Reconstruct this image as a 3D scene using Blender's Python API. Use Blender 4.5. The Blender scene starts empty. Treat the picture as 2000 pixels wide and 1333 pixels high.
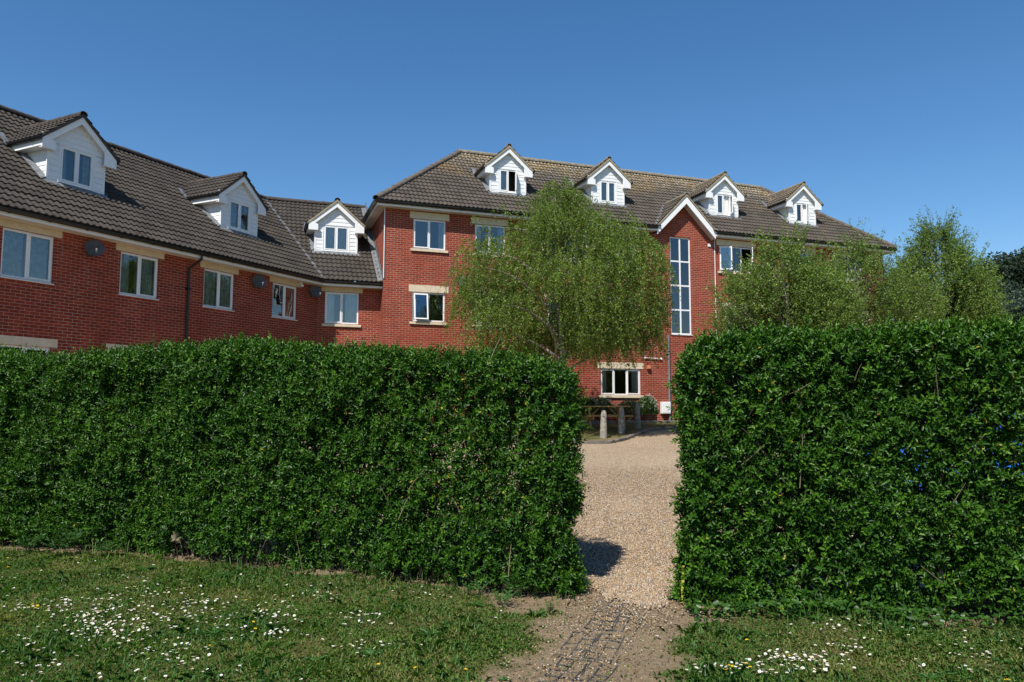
import bpy, math, random
import numpy as np
from mathutils import Matrix, Vector
random.seed(7); rng = np.random.default_rng(7)
S = bpy.context.scene
COL = S.collection
R = math.radians
EYE = 1.55                     # eye height above the near lawn
GB = 0.90                      # ground level at the buildings

# ------------------------------------------------------------------ materials
def newmat(name):
    m = bpy.data.materials.new(name); m.use_nodes = True
    nt = m.node_tree; nt.nodes.clear()
    out = nt.nodes.new('ShaderNodeOutputMaterial')
    return m, nt, out
def N(nt, kind, **kw):
    n = nt.nodes.new(kind)
    for k, v in kw.items():
        if k.startswith('i_'): n.inputs[k[2:].replace('_', ' ')].default_value = v
        else: setattr(n, k, v)
    return n
def ramp(nt, stops, interp='LINEAR'):
    n = nt.nodes.new('ShaderNodeValToRGB'); cr = n.color_ramp; cr.interpolation = interp
    while len(cr.elements) < len(stops): cr.elements.new(0.5)
    for e, (p, c) in zip(cr.elements, stops):
        e.position = p; e.color = (c[0], c[1], c[2], 1)
    return n
def c4(c): return (c[0], c[1], c[2], 1)
def noise(nt, vec, scale, detail=4, rough=.55):
    n = N(nt, 'ShaderNodeTexNoise'); n.inputs['Scale'].default_value = scale
    n.inputs['Detail'].default_value = detail; n.inputs['Roughness'].default_value = rough
    if vec: nt.links.new(vec, n.inputs['Vector'])
    return n
def mixc(nt, f, a, b, mode='MIX'):
    n = N(nt, 'ShaderNodeMix', data_type='RGBA', blend_type=mode)
    for sock, v in ((n.inputs[0], f), (n.inputs[6], a), (n.inputs[7], b)):
        if hasattr(v, 'links'): nt.links.new(v, sock)
        elif isinstance(v, (int, float)): sock.default_value = v
        else: sock.default_value = c4(v)
    return n.outputs[2]
def maprange(nt, v, a, b, c=0, d=1):
    n = N(nt, 'ShaderNodeMapRange'); nt.links.new(v, n.inputs[0])
    for i, x in zip((1, 2, 3, 4), (a, b, c, d)): n.inputs[i].default_value = x
    return n.outputs[0]
def math_(nt, op, a, b=None):
    n = N(nt, 'ShaderNodeMath', operation=op)
    for i, v in enumerate((a, b)):
        if v is None: continue
        if hasattr(v, 'links'): nt.links.new(v, n.inputs[i])
        else: n.inputs[i].default_value = v
    return n.outputs[0]
def principled(nt, out, col, rough=.7, spec=.4, metal=0):
    p = N(nt, 'ShaderNodeBsdfPrincipled')
    if hasattr(col, 'links'): nt.links.new(col, p.inputs['Base Color'])
    else: p.inputs['Base Color'].default_value = c4(col)
    if hasattr(rough, 'links'): nt.links.new(rough, p.inputs['Roughness'])
    else: p.inputs['Roughness'].default_value = rough
    p.inputs['Specular IOR Level'].default_value = spec
    p.inputs['Metallic'].default_value = metal
    nt.links.new(p.outputs[0], out.inputs[0])
    return p
def bump(nt, p, h, strength=.5, dist=.01):
    b = N(nt, 'ShaderNodeBump'); b.inputs['Strength'].default_value = strength
    b.inputs['Distance'].default_value = dist
    nt.links.new(h, b.inputs['Height']); nt.links.new(b.outputs[0], p.inputs['Normal'])
def objco(nt): return N(nt, 'ShaderNodeTexCoord').outputs['Object']

def simple(name, col, var=.15, scale=6, rough=.6, spec=.4, metal=0, bmp=0, dirt=None):
    m, nt, out = newmat(name); co = objco(nt)
    n = noise(nt, co, scale, 6)
    f = maprange(nt, n.outputs[0], .3, .7)
    c = mixc(nt, f, [x * (1 - var) for x in col], [min(1, x * (1 + var)) for x in col])
    if dirt:
        n2 = noise(nt, co, dirt[1], 8, .7)
        c = mixc(nt, maprange(nt, n2.outputs[0], dirt[2], dirt[2] + .15), c, dirt[0])
    p = principled(nt, out, c, rough, spec, metal)
    if bmp:
        n3 = noise(nt, co, scale * 6, 5); bump(nt, p, n3.outputs[0], bmp, .01)
    return m

def brick_mat(name, c1, c2, mortar):
    m, nt, out = newmat(name); co = objco(nt)
    sx = N(nt, 'ShaderNodeSeparateXYZ'); nt.links.new(co, sx.inputs[0])
    cx = N(nt, 'ShaderNodeCombineXYZ')
    nt.links.new(math_(nt, 'ADD', sx.outputs[0], sx.outputs[1]), cx.inputs[0])
    nt.links.new(sx.outputs[2], cx.inputs[1])
    b = N(nt, 'ShaderNodeTexBrick', offset=.5, squash=1.0)
    nt.links.new(cx.outputs[0], b.inputs['Vector'])
    b.inputs['Scale'].default_value = 1
    b.inputs['Brick Width'].default_value = .225; b.inputs['Row Height'].default_value = .075
    b.inputs['Mortar Size'].default_value = .0064; b.inputs['Mortar Smooth'].default_value = .15
    b.inputs['Bias'].default_value = 0.0
    b.inputs['Color1'].default_value = c4(c1); b.inputs['Color2'].default_value = c4(c2)
    b.inputs['Mortar'].default_value = c4(mortar)
    n = noise(nt, co, 1.1, 6); n2 = noise(nt, co, 45, 3)
    col = mixc(nt, maprange(nt, n.outputs[0], .35, .68, 0, .55), b.outputs[0], [x * .62 for x in c1])
    col = mixc(nt, maprange(nt, n2.outputs[0], .35, .7, 0, .25), col, [x * .7 for x in c2])
    row = math_(nt, 'FLOOR', math_(nt, 'DIVIDE', sx.outputs[2], .075))
    cell = math_(nt, 'FLOOR', math_(nt, 'ADD', math_(nt, 'DIVIDE', math_(nt, 'ADD', sx.outputs[0], sx.outputs[1]), .225), math_(nt, 'MULTIPLY', math_(nt, 'MODULO', row, 2.0), .5)))
    cb = N(nt, 'ShaderNodeCombineXYZ'); nt.links.new(cell, cb.inputs[0]); nt.links.new(row, cb.inputs[1])
    wn = N(nt, 'ShaderNodeTexWhiteNoise', noise_dimensions='2D'); nt.links.new(cb.outputs[0], wn.inputs['Vector'])
    col = mixc(nt, math_(nt, 'MULTIPLY', maprange(nt, wn.outputs['Value'], .35, 1, 0, .75), math_(nt, 'SUBTRACT', 1.0, b.outputs['Fac'])), col, [x * .42 for x in c1])
    # rain streaks and efflorescence
    mp = N(nt, 'ShaderNodeMapping'); mp.inputs['Scale'].default_value = (3.5, 3.5, .35); nt.links.new(co, mp.inputs[0])
    n4 = noise(nt, mp.outputs[0], 1.0, 5, .6)
    col = mixc(nt, maprange(nt, n4.outputs[0], .6, .8, 0, .28), col, (.42, .32, .27))
    p = principled(nt, out, col, .85, .25)
    bump(nt, p, math_(nt, 'SUBTRACT', 1.0, b.outputs['Fac']), .7, .006)
    return m

def tile_mat(name, base, dark, lichen=0.0, zl=(8.3, 10.6)):
    m, nt, out = newmat(name); co = objco(nt)
    at = N(nt, 'ShaderNodeAttribute', attribute_name='tv')
    n1 = noise(nt, co, 2.0, 5); n2 = noise(nt, co, 22, 5, .7)
    c = mixc(nt, maprange(nt, n1.outputs[0], .3, .7), base, dark)
    c = mixc(nt, maprange(nt, at.outputs['Fac'], 0, 1, 0, .45), c, [x * .55 for x in dark])
    c = mixc(nt, maprange(nt, n2.outputs[0], .62, .7, 0, .55), c, (.26, .25, .22))
    if lichen:
        sx = N(nt, 'ShaderNodeSeparateXYZ'); nt.links.new(co, sx.inputs[0])
        h = maprange(nt, sx.outputs[2], zl[0], zl[1], -.10, .17)
        n3 = noise(nt, co, 16, 8, .75)
        v = math_(nt, 'ADD', n3.outputs[0], math_(nt, 'MULTIPLY', h, lichen))
        n5 = noise(nt, co, .7, 3)
        v = math_(nt, 'ADD', v, maprange(nt, n5.outputs[0], .3, .7, -.08, .05))
        c = mixc(nt, maprange(nt, v, .605, .67, 0, .8), c, (.25, .165, .05))
        n6 = noise(nt, co, 15, 8, .8)
        v2 = math_(nt, 'ADD', n6.outputs[0], math_(nt, 'MULTIPLY', h, lichen * .6))
        c = mixc(nt, maprange(nt, v2, .63, .66, 0, .85), c, (.50, .49, .45))
    p = principled(nt, out, c, .88, .25)
    bump(nt, p, n2.outputs[0], .35, .01)
    return m

def leaf_mat(name, cols, trans=.3, rough=.42, spec=.45, yellow=None):
    """cols: three greens picked by a per-leaf attribute, small share of yellow leaves"""
    m, nt, out = newmat(name)
    at = N(nt, 'ShaderNodeAttribute', attribute_name='lv')
    st = [(0, cols[0]), (.45, cols[1]), (.93, cols[2])]
    if yellow: st += [(.985, cols[2]), (.992, yellow)]
    rp = ramp(nt, st); nt.links.new(at.outputs['Fac'], rp.inputs[0])
    p = N(nt, 'ShaderNodeBsdfPrincipled')
    nt.links.new(rp.outputs[0], p.inputs['Base Color'])
    p.inputs['Roughness'].default_value = rough; p.inputs['Specular IOR Level'].default_value = spec
    tr = N(nt, 'ShaderNodeBsdfTranslucent')
    tc = mixc(nt, 1.0, rp.outputs[0], (1.5, 1.6, .45), 'MULTIPLY')
    nt.links.new(tc, tr.inputs[0])
    mx = N(nt, 'ShaderNodeMixShader'); mx.inputs[0].default_value = trans
    nt.links.new(p.outputs[0], mx.inputs[1]); nt.links.new(tr.outputs[0], mx.inputs[2])
    nt.links.new(mx.outputs[0], out.inputs[0])
    return m

def glass_mat():
    m, nt, out = newmat('window_glass'); co = objco(nt)
    n = noise(nt, co, 1.3, 2)
    g = N(nt, 'ShaderNodeBsdfGlossy'); g.inputs['Roughness'].default_value = .01
    g.inputs['Color'].default_value = (.95, .98, 1, 1)
    b = N(nt, 'ShaderNodeBump'); b.inputs['Strength'].default_value = .12; b.inputs['Distance'].default_value = .02
    nt.links.new(n.outputs[0], b.inputs['Height']); nt.links.new(b.outputs[0], g.inputs['Normal'])
    t = N(nt, 'ShaderNodeBsdfTransparent'); t.inputs[0].default_value = (.78, .84, .84, 1)
    f = N(nt, 'ShaderNodeFresnel'); f.inputs[0].default_value = 2.3
    mx = N(nt, 'ShaderNodeMixShader'); nt.links.new(f.outputs[0], mx.inputs[0])
    nt.links.new(t.outputs[0], mx.inputs[1]); nt.links.new(g.outputs[0], mx.inputs[2])
    nt.links.new(mx.outputs[0], out.inputs[0])
    return m

MT = dict(
    brick=brick_mat('brick_main', (.36, .052, .022), (.25, .035, .015), (.44, .33, .25)),
    tile=tile_mat('roof_tile_main', (.100, .083, .066), (.060, .050, .041), 1.0, (7.0, 10.7)),
    tile2=tile_mat('roof_tile_wing', (.072, .060, .049), (.040, .034, .028)),
    ridge=simple('ridge_tile', (.21, .185, .14), .3, 8, .9, .2, bmp=.4, dirt=((.42, .40, .35), 14, .58)),
    ridge2=simple('ridge_tile_wing', (.07, .058, .050), .3, 8, .9, .2, bmp=.4),
    verge=simple('verge_mortar', (.30, .25, .165), .3, 12, .9, .2, bmp=.4),
    white=simple('white_upvc', (.80, .80, .79), .03, 3, .35, .5),
    board=simple('white_cladding', (.76, .77, .77), .05, 2.5, .45, .4, dirt=((.62, .62, .58), 5, .66)),
    soffit=simple('soffit', (.62, .56, .52), .04, 2, .6, .3),
    gutter=simple('black_gutter', (.012, .012, .014), .2, 5, .35, .5),
    lead=simple('lead_flashing', (.15, .16, .17), .25, 7, .5, .4, bmp=.3),
    stone=simple('cream_stone', (.62, .52, .37), .12, 5, .8, .3, bmp=.15, dirt=((.40, .33, .23), 4, .63)),
    inner=simple('room_shade_dark', (.045, .042, .040), .3, 2, .9, .1),  # dark colour stands in for the shade inside unlit rooms
    curtain=simple('net_curtain', (.86, .87, .84), .1, 4, .9, .1),
    curtain2=simple('grey_curtain', (.55, .58, .56), .3, 9, .9, .1),
    curtain3=simple('brown_blind', (.20, .15, .11), .15, 3, .8, .1),
    glass=glass_mat(),
    greypipe=simple('grey_pipe', (.16, .17, .18), .25, 6, .5, .4),
    dish=simple('dish_grey', (.09, .085, .085), .25, 8, .8, .15),
    terracotta=simple('terracotta', (.50, .19, .10), .15, 8, .8, .2),
    concrete=simple('weathered_concrete', (.30, .27, .22), .3, 9, .9, .2, bmp=.6, dirt=((.10, .09, .075), 11, .52)),
    kerb=simple('kerb_stone', (.17, .15, .13), .3, 6, .9, .2, bmp=.5, dirt=((.30, .27, .22), 7, .6)),
    tablewood=simple('orange_timber', (.55, .31, .12), .25, 12, .7, .3, bmp=.3),
    bark=simple('hedge_bark', (.24, .19, .125), .35, 18, .9, .2, bmp=.5),
    birchbark=simple('birch_bark', (.30, .26, .22), .2, 6, .8, .2, bmp=.4, dirt=((.06, .05, .045), 9, .50)),
    twig=simple('birch_twig', (.075, .05, .035), .25, 8, .8, .2),
    carblue=simple('car_paint_blue', (.02, .13, .62), .05, 2, .18, .6),
    black=simple('black_rubber', (.015, .015, .016), .2, 4, .6, .3),
    carglass=simple('car_glass', (.02, .025, .03), .1, 2, .05, .8),
    chrome=simple('silver_metal', (.60, .61, .62), .05, 3, .25, .5, metal=.9),
    lampglass=simple('lamp_glass', (.72, .74, .76), .05, 3, .1, .6),
    hedge=leaf_mat('privet_leaves', [(.009, .036, .002), (.029, .092, .005), (.098, .215, .016)], .13, .42, .30, (.36, .30, .03)),
    birch=leaf_mat('birch_leaves', [(.070, .120, .014), (.130, .205, .026), (.215, .300, .050)], .40, .45, .4),
    birch2=leaf_mat('birch_leaves_fresh', [(.075, .130, .022), (.135, .215, .034), (.215, .300, .058)], .40, .45, .4),
    fartree=leaf_mat('far_tree_leaves', [(.012, .026, .014), (.022, .042, .020), (.040, .062, .030)], .15, .6, .3),
    fartree2=leaf_mat('grey_tree_leaves', [(.022, .042, .030), (.036, .060, .042), (.060, .085, .058)], .15, .6, .3),
    weed=leaf_mat('weed_leaves', [(.030, .090, .016), (.050, .140, .026), (.085, .200, .040)], .30, .5, .35),
    ivy=leaf_mat('ivy_leaves', [(.020, .060, .010), (.040, .110, .014), (.085, .19, .022)], .30, .42, .45),
    grassm=leaf_mat('grass_blades', [(.042, .105, .012), (.090, .175, .024), (.23, .215, .075)], .25, .6, .25),
    dry=leaf_mat('dry_litter', [(.10, .055, .035), (.20, .125, .07), (.34, .25, .15)], .1, .8, .2),
    bush=leaf_mat('shrub_leaves', [(.016, .050, .010), (.034, .090, .014), (.110, .190, .020)], .22, .45, .4),
    petal=simple('white_petals', (.80, .79, .78), .04, 30, .7, .2),
    yellow=simple('yellow_petals', (.72, .46, .01), .1, 30, .6, .3),
    deadleaf=simple('dead_leaf', (.15, .125, .075), .2, 30, .8, .2),
    strap=simple('yellowed_strap', (.42, .40, .035), .2, 18, .6, .3),
    mesh=simple('grey_plastic_mesh', (.060, .062, .060), .2, 8, .55, .4),
    pink=simple('pink_bloom', (.45, .06, .12), .1, 9, .7, .2),
)

# ------------------------------------------------------------------ mesh helpers
WM = {}
def link(o, parent=None, M=None):
    COL.objects.link(o)
    M = M or Matrix.Identity(4)
    if parent is not None:
        o.parent = parent; o.matrix_basis = WM[parent].inverted() @ M
    else: o.matrix_basis = M
    WM[o] = M
    return o
def tag(o, label=None, cat=None, group=None, kind=None):
    if label: o['label'] = label
    if cat: o['category'] = cat
    if group: o['group'] = group
    if kind: o['kind'] = kind
    return o
def empty(name, M, label=None, cat=None, group=None):
    o = bpy.data.objects.new(name, None); o.empty_display_size = .3
    link(o, None, M); return tag(o, label, cat, group)

class MB:
    def __init__(s): s.v = []; s.f = []
    def quad(s, a, b, c, d):
        n = len(s.v); s.v += [tuple(a), tuple(b), tuple(c), tuple(d)]; s.f.append((n, n+1, n+2, n+3))
    def poly(s, pts):
        n = len(s.v); s.v += [tuple(p) for p in pts]; s.f.append(tuple(range(n, n+len(pts))))
    def box(s, a, b):
        x0, y0, z0 = a; x1, y1, z1 = b
        n = len(s.v)
        s.v += [(x0,y0,z0),(x1,y0,z0),(x1,y1,z0),(x0,y1,z0),(x0,y0,z1),(x1,y0,z1),(x1,y1,z1),(x0,y1,z1)]
        for f in ((0,3,2,1),(4,5,6,7),(0,1,5,4),(1,2,6,5),(2,3,7,6),(3,0,4,7)): s.f.append(tuple(n+i for i in f))
    def prism(s, pts, off):
        """closed polygon extruded by a vector"""
        n = len(s.v); k = len(pts); o = Vector(off)
        s.v += [tuple(p) for p in pts] + [tuple(Vector(p) + o) for p in pts]
        s.f.append(tuple(range(n, n+k))); s.f.append(tuple(range(n+2*k-1, n+k-1, -1)))
        for i in range(k):
            j = (i+1) % k; s.f.append((n+i, n+k+i, n+k+j, n+j))
    def tube(s, pts, rad, k=8, cap=True):
        pts = [Vector(p) for p in pts]
        if not isinstance(rad, (list, tuple)): rad = [rad]*len(pts)
        n0 = len(s.v)
        for i, p in enumerate(pts):
            d = (pts[min(i+1, len(pts)-1)] - pts[max(i-1, 0)])
            if d.length < 1e-9: d = Vector((0,0,1))
            d.normalize()
            up = Vector((0,0,1)) if abs(d.z) < .9 else Vector((1,0,0))
            a = d.cross(up).normalized(); b = d.cross(a)
            for j in range(k):
                t = 2*math.pi*j/k
                s.v.append(tuple(p + (a*math.cos(t) + b*math.sin(t))*rad[i]))
        for i in range(len(pts)-1):
            for j in range(k):
                q = (j+1) % k
                s.f.append((n0+i*k+j, n0+i*k+q, n0+(i+1)*k+q, n0+(i+1)*k+j))
        if cap:
            s.f.append(tuple(n0+j for j in range(k))[::-1])
            s.f.append(tuple(n0+(len(pts)-1)*k+j for j in range(k)))
    def lathe(s, c, prof, k=16):
        n0 = len(s.v); c = Vector(c)
        for r, z in prof:
            for j in range(k):
                t = 2*math.pi*j/k; s.v.append((c.x+r*math.cos(t), c.y+r*math.sin(t), c.z+z))
        for i in range(len(prof)-1):
            for j in range(k):
                q = (j+1) % k; s.f.append((n0+i*k+j, n0+i*k+q, n0+(i+1)*k+q, n0+(i+1)*k+j))
        s.f.append(tuple(n0+j for j in range(k))[::-1]); s.f.append(tuple(n0+(len(prof)-1)*k+j for j in range(k)))
    def obj(s, name, mat, parent=None, M=None, smooth=False, bevel=0, attr=None):
        me = bpy.data.meshes.new(name); me.from_pydata(s.v, [], s.f); me.materials.append(mat)
        me.validate(); me.update()
        if smooth:
            me.polygons.foreach_set('use_smooth', [True]*len(me.polygons))
            try: me.set_sharp_from_angle(angle=R(40))
            except Exception: pass
        if attr is not None and len(attr) == len(me.polygons):
            a = me.attributes.new('tv', 'FLOAT', 'FACE'); a.data.foreach_set('value', attr)
        o = bpy.data.objects.new(name, me)
        if bevel:
            b = o.modifiers.new('bevel', 'BEVEL'); b.width = bevel; b.segments = 2; b.limit_method = 'ANGLE'
        return link(o, parent, M)

def np_mesh(name, verts, nper, faces_per, mat, parent=None, M=None, lv=None, smooth=False):
    """verts (K*nper,3); faces_per: list of index tuples in one element, all the same length"""
    K = len(verts)//nper; L = len(faces_per[0]); F = len(faces_per)
    fi = (np.arange(K)[:, None, None]*nper + np.array(faces_per)[None]).reshape(-1)
    me = bpy.data.meshes.new(name)
    me.vertices.add(len(verts)); me.vertices.foreach_set('co', np.ascontiguousarray(verts, dtype=np.float32).ravel())
    me.loops.add(len(fi)); me.loops.foreach_set('vertex_index', fi.astype(np.int32))
    me.polygons.add(K*F)
    me.polygons.foreach_set('loop_start', np.arange(0, len(fi), L, dtype=np.int32))
    if lv is not None:
        a = me.attributes.new('lv', 'FLOAT', 'FACE')
        a.data.foreach_set('value', np.repeat(lv, F).astype(np.float32))
    me.materials.append(mat); me.update(calc_edges=True)
    if smooth: me.polygons.foreach_set('use_smooth', np.ones(K*F, dtype=bool))
    o = bpy.data.objects.new(name, me)
    return link(o, parent, M)

def unit(a): return a/np.maximum(np.linalg.norm(a, axis=-1, keepdims=True), 1e-9)
def leaves(pos, d, nrm, length, width, fold=.25, lv=None):
    """pointed oval leaves, six points each, folded along the midrib"""
    d = unit(d); side = unit(np.cross(d, nrm)); up = np.cross(side, d)
    L = length[:, None]; W = width[:, None]
    base = pos; tip = pos + d*L - up*L*.10
    p = [base,
         pos + d*L*.28 + side*W*.42 + up*W*fold, pos + d*L*.66 + side*W*.40 + up*W*fold, tip,
         pos + d*L*.66 - side*W*.40 + up*W*fold, pos + d*L*.28 - side*W*.42 + up*W*fold]
    return np.stack(p, 1).reshape(-1, 3)
LEAF_F = [(0, 1, 2, 3), (0, 3, 4, 5)]
def diamonds(pos, d, nrm, length, width):
    d = unit(d); side = unit(np.cross(d, nrm)); L = length[:, None]; W = width[:, None]
    p = [pos, pos + d*L*.45 + side*W*.5, pos + d*L, pos + d*L*.45 - side*W*.5]
    return np.stack(p, 1).reshape(-1, 3)
def rdir(n):
    return unit(rng.normal(size=(n, 3)))

# cheap smooth value noise for shaping
_G = np.random.default_rng(3).random((64, 64, 8))
def vn(x, y, k=0):
    x = np.asarray(x, float); y = np.asarray(y, float)
    xi = np.floor(x).astype(int); yi = np.floor(y).astype(int); fx = x-xi; fy = y-yi
    fx = fx*fx*(3-2*fx); fy = fy*fy*(3-2*fy)
    g = lambda a, b: _G[a % 64, b % 64, k]
    return (g(xi, yi)*(1-fx) + g(xi+1, yi)*fx)*(1-fy) + (g(xi, yi+1)*(1-fx) + g(xi+1, yi+1)*fx)*fy

# ------------------------------------------------------------------ frames of the two buildings
A_M, A_L = 70.555, 26.101
UL, VL = -2.2144, .6248
def frame(x, y, a, z=EYE):
    return Matrix.Translation((x, y, z)) @ Matrix.Rotation(R(90-a), 4, 'Z')
FM = frame(-4.5127, 25.5957, A_M)                       # main block: x along facade, y back, z from eye level
FK = FM @ Matrix.Translation((0, VL, 0))                # link bay, same direction, set back
_c = FK @ Vector((UL, 0, 0))
FL = frame(_c.x, _c.y, A_L)                             # left wing, x = 0 at the inner corner
GZ = GB - EYE                                           # ground in frame coordinates

# ------------------------------------------------------------------ building pieces
def wall_with_openings(mb, u0, u1, z0, z1, ops, v=0.0, reveal=.12):
    us = sorted(set([u0, u1] + [o[0] for o in ops] + [o[1] for o in ops]))
    zs = sorted(set([z0, z1] + [o[2] for o in ops] + [o[3] for o in ops]))
    us = [u for u in us if u0 <= u <= u1]; zs = [z for z in zs if z0 <= z <= z1]
    for i in range(len(us)-1):
        for j in range(len(zs)-1):
            a, b, c, d = us[i], us[i+1], zs[j], zs[j+1]; cu, cz = (a+b)/2, (c+d)/2
            if any(o[0] < cu < o[1] and o[2] < cz < o[3] for o in ops): continue
            mb.quad((a, v, c), (b, v, c), (b, v, d), (a, v, d))
    for a, b, c, d in ops:
        w = v + reveal
        mb.quad((a, v, c), (a, w, c), (b, w, c), (b, v, c)); mb.quad((a, v, d), (b, v, d), (b, w, d), (a, w, d))
        mb.quad((a, v, c), (a, v, d), (a, w, d), (a, w, c)); mb.quad((b, v, c), (b, w, c), (b, w, d), (b, v, d))

def curtain_mesh(u0, u1, z0, z1, v, amp=.018, per=.085):
    mb = MB(); n = max(6, int((u1-u0)/.014)); ph = random.random()*6
    pts = []
    for i in range(n+1):
        u = u0 + (u1-u0)*i/n
        pts.append((u, v + amp*math.sin(u/per*2*math.pi + ph + 1.2*math.sin(u*9+ph)) + amp*.4*math.sin(u*31+ph)))
    b = len(mb.v)
    for u, y in pts: mb.v += [(u, y, z0), (u, y + amp*.3, z1)]
    for i in range(n): mb.f.append((b+2*i, b+2*i+2, b+2*i+3, b+2*i+1))
    return mb

def window(parent, M, u0, u1, z0, z1, v=.045, cols=(0, .5, 1), rows=(0, 1), sash=None, curtains=None,
           lintel=None, sill=None, name='window', opened=None, cmat='curtain', fr=.052, depth=1):
    """frame (part) > panes, curtains, lintel, sill (sub-parts); opened = {bay index: (hinge side, degrees)}"""
    sub = depth
    mb = MB(); y0, y1 = v, v+.06
    mb.box((u0, y0, z0), (u0+fr, y1, z1)); mb.box((u1-fr, y0, z0), (u1, y1, z1))
    mb.box((u0+fr, y0, z0), (u1-fr, y1, z0+fr)); mb.box((u0+fr, y0, z1-fr), (u1-fr, y1, z1))
    iu0, iu1, iz0, iz1 = u0+fr, u1-fr, z0+fr, z1-fr
    mull = .030
    for c in cols[1:-1]:
        x = u0 + (u1-u0)*c; mb.box((x-mull, y0+.002, iz0), (x+mull, y1-.002, iz1))
    for r in rows[1:-1]:
        z = z0 + (z1-z0)*r
        xs = [u0 + (u1-u0)*c for c in cols]
        for k in range(len(xs)-1):
            mb.box((iu0 if k == 0 else xs[k]+mull, y0+.004, z-mull), (iu1 if k == len(xs)-2 else xs[k+1]-mull, y1-.004, z+mull))
    pane_rects = []; sashes = []
    for i in range(len(cols)-1):
        for j in range(len(rows)-1):
            a = iu0 if i == 0 else u0+(u1-u0)*cols[i]+mull
            b = iu1 if i == len(cols)-2 else u0+(u1-u0)*cols[i+1]-mull
            c = iz0 if j == 0 else z0+(z1-z0)*rows[j]+mull
            d = iz1 if j == len(rows)-2 else z0+(z1-z0)*rows[j+1]-mull
            if sash and (i, j) in sash: sashes.append((i, j, a, b, c, d))
            else: pane_rects.append((a, b, c, d))
    for (i, j, a, b, c, d) in sashes:
        s = .036
        if opened and (i, j) in opened: continue
        ya, yb = y0-.014, y0+.04
        a2, b2, c2, d2 = a-.012, b+.012, c-.012, d+.012
        mb.box((a2, ya, c2), (a2+s, yb, d2)); mb.box((b2-s, ya, c2), (b2, yb, d2))
        mb.box((a2+s, ya, c2), (b2-s, yb, c2+s)); mb.box((a2+s, ya, d2-s), (b2-s, yb, d2))
        pane_rects.append((a2+s, b2-s, c2+s, d2-s))
    w = mb.obj(name, MT['white'], parent, M)
    for (a, b, c, d) in pane_rects:
        g = MB(); t = .0012; yy = y0+.022
        k = random.uniform(-t, t); k2 = random.uniform(-t, t)
        g.quad((a, yy+k, c), (b, yy-k, c), (b, yy-k+k2, d), (a, yy+k+k2, d)); g.obj('pane', MT['glass'], w, M)
    if opened:
        for (i, j, a, b, c, d) in sashes:
            if (i, j) not in opened: continue
            side, ang = opened[(i, j)]
            s = .045; W = b-a; H = d-c
            o = MB(); g = MB()
            if side in 'LR':
                sg = 1 if side == 'L' else -1
                hx = a if side == 'L' else b
                O = M @ Matrix.Translation((hx, y0-.015, c)) @ Matrix.Rotation(-sg*R(ang), 4, 'Z')
                def X(x): return sg*x
                def bx(m, x0, x1, zA, zB, ya=-.03, yb=.0):
                    m.box((min(X(x0), X(x1)), ya, zA), (max(X(x0), X(x1)), yb, zB))
            else:
                O = M @ Matrix.Translation((a, y0-.015, d)) @ Matrix.Rotation(-R(ang), 4, 'X') @ Matrix.Translation((0, 0, -H))
                def bx(m, x0, x1, zA, zB, ya=-.03, yb=.0): m.box((x0, ya, zA), (x1, yb, zB))
            bx(o, 0, s, 0, H); bx(o, W-s, W, 0, H); bx(o, s, W-s, 0, s); bx(o, s, W-s, H-s, H)
            oo = o.obj('sash', MT['white'], w, O)
            bx(g, s, W-s, s, H-s, -.018, -.014); g.obj('pane', MT['glass'], w, O)
    if curtains:
        for (ca, cb) in curtains:
            cm = curtain_mesh(u0+.03+(u1-u0-.06)*ca, u0+.03+(u1-u0-.06)*cb, z0+.02, z1-.02, v+.092)
            cm.obj('curtain', MT[cmat], w, M, smooth=True)
    if lintel:
        ov, h, zt = lintel; l = MB(); x0, x1 = u0-ov, u1+ov; zb = z1+.005; xm = (x0+x1)/2; yf = -.012
        k0, k1 = .055, .085
        l.prism([(x0, yf, zb), (xm-k0, yf, zb), (xm-k1, yf, zb+h), (x0, yf, zb+h)], (0, .13, 0))
        l.prism([(xm+k0, yf, zb), (x1, yf, zb), (x1, yf, zb+h), (xm+k1, yf, zb+h)], (0, .13, 0))
        l.prism([(xm-k0+.004, yf-.004, zb-.003), (xm+k0-.004, yf-.004, zb-.003), (xm+k1-.004, yf-.004, zb+h+.002), (xm-k1+.004, yf-.004, zb+h+.002)], (0, .13, 0))
        l.obj('lintel', MT['stone'], w, M)
    if sill == 'stone':
        l = MB(); l.prism([(u0-.09, -.06, z0-.105), (u0-.09, -.06, z0-.02), (u0-.09, .10, z0-.002), (u0-.09, .10, z0-.105)], (u1-u0+.18, 0, 0))
        l.obj('sill', MT['stone'], w, M)
    elif sill == 'white':
        l = MB(); l.prism([(u0-.03, -.035, z0-.032), (u0-.03, -.035, z0-.012), (u0-.03, .05, z0-.001), (u0-.03, .05, z0-.032)], (u1-u0+.06, 0, 0))
        l.obj('sill', MT['white'], w, M)
    return w

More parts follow.
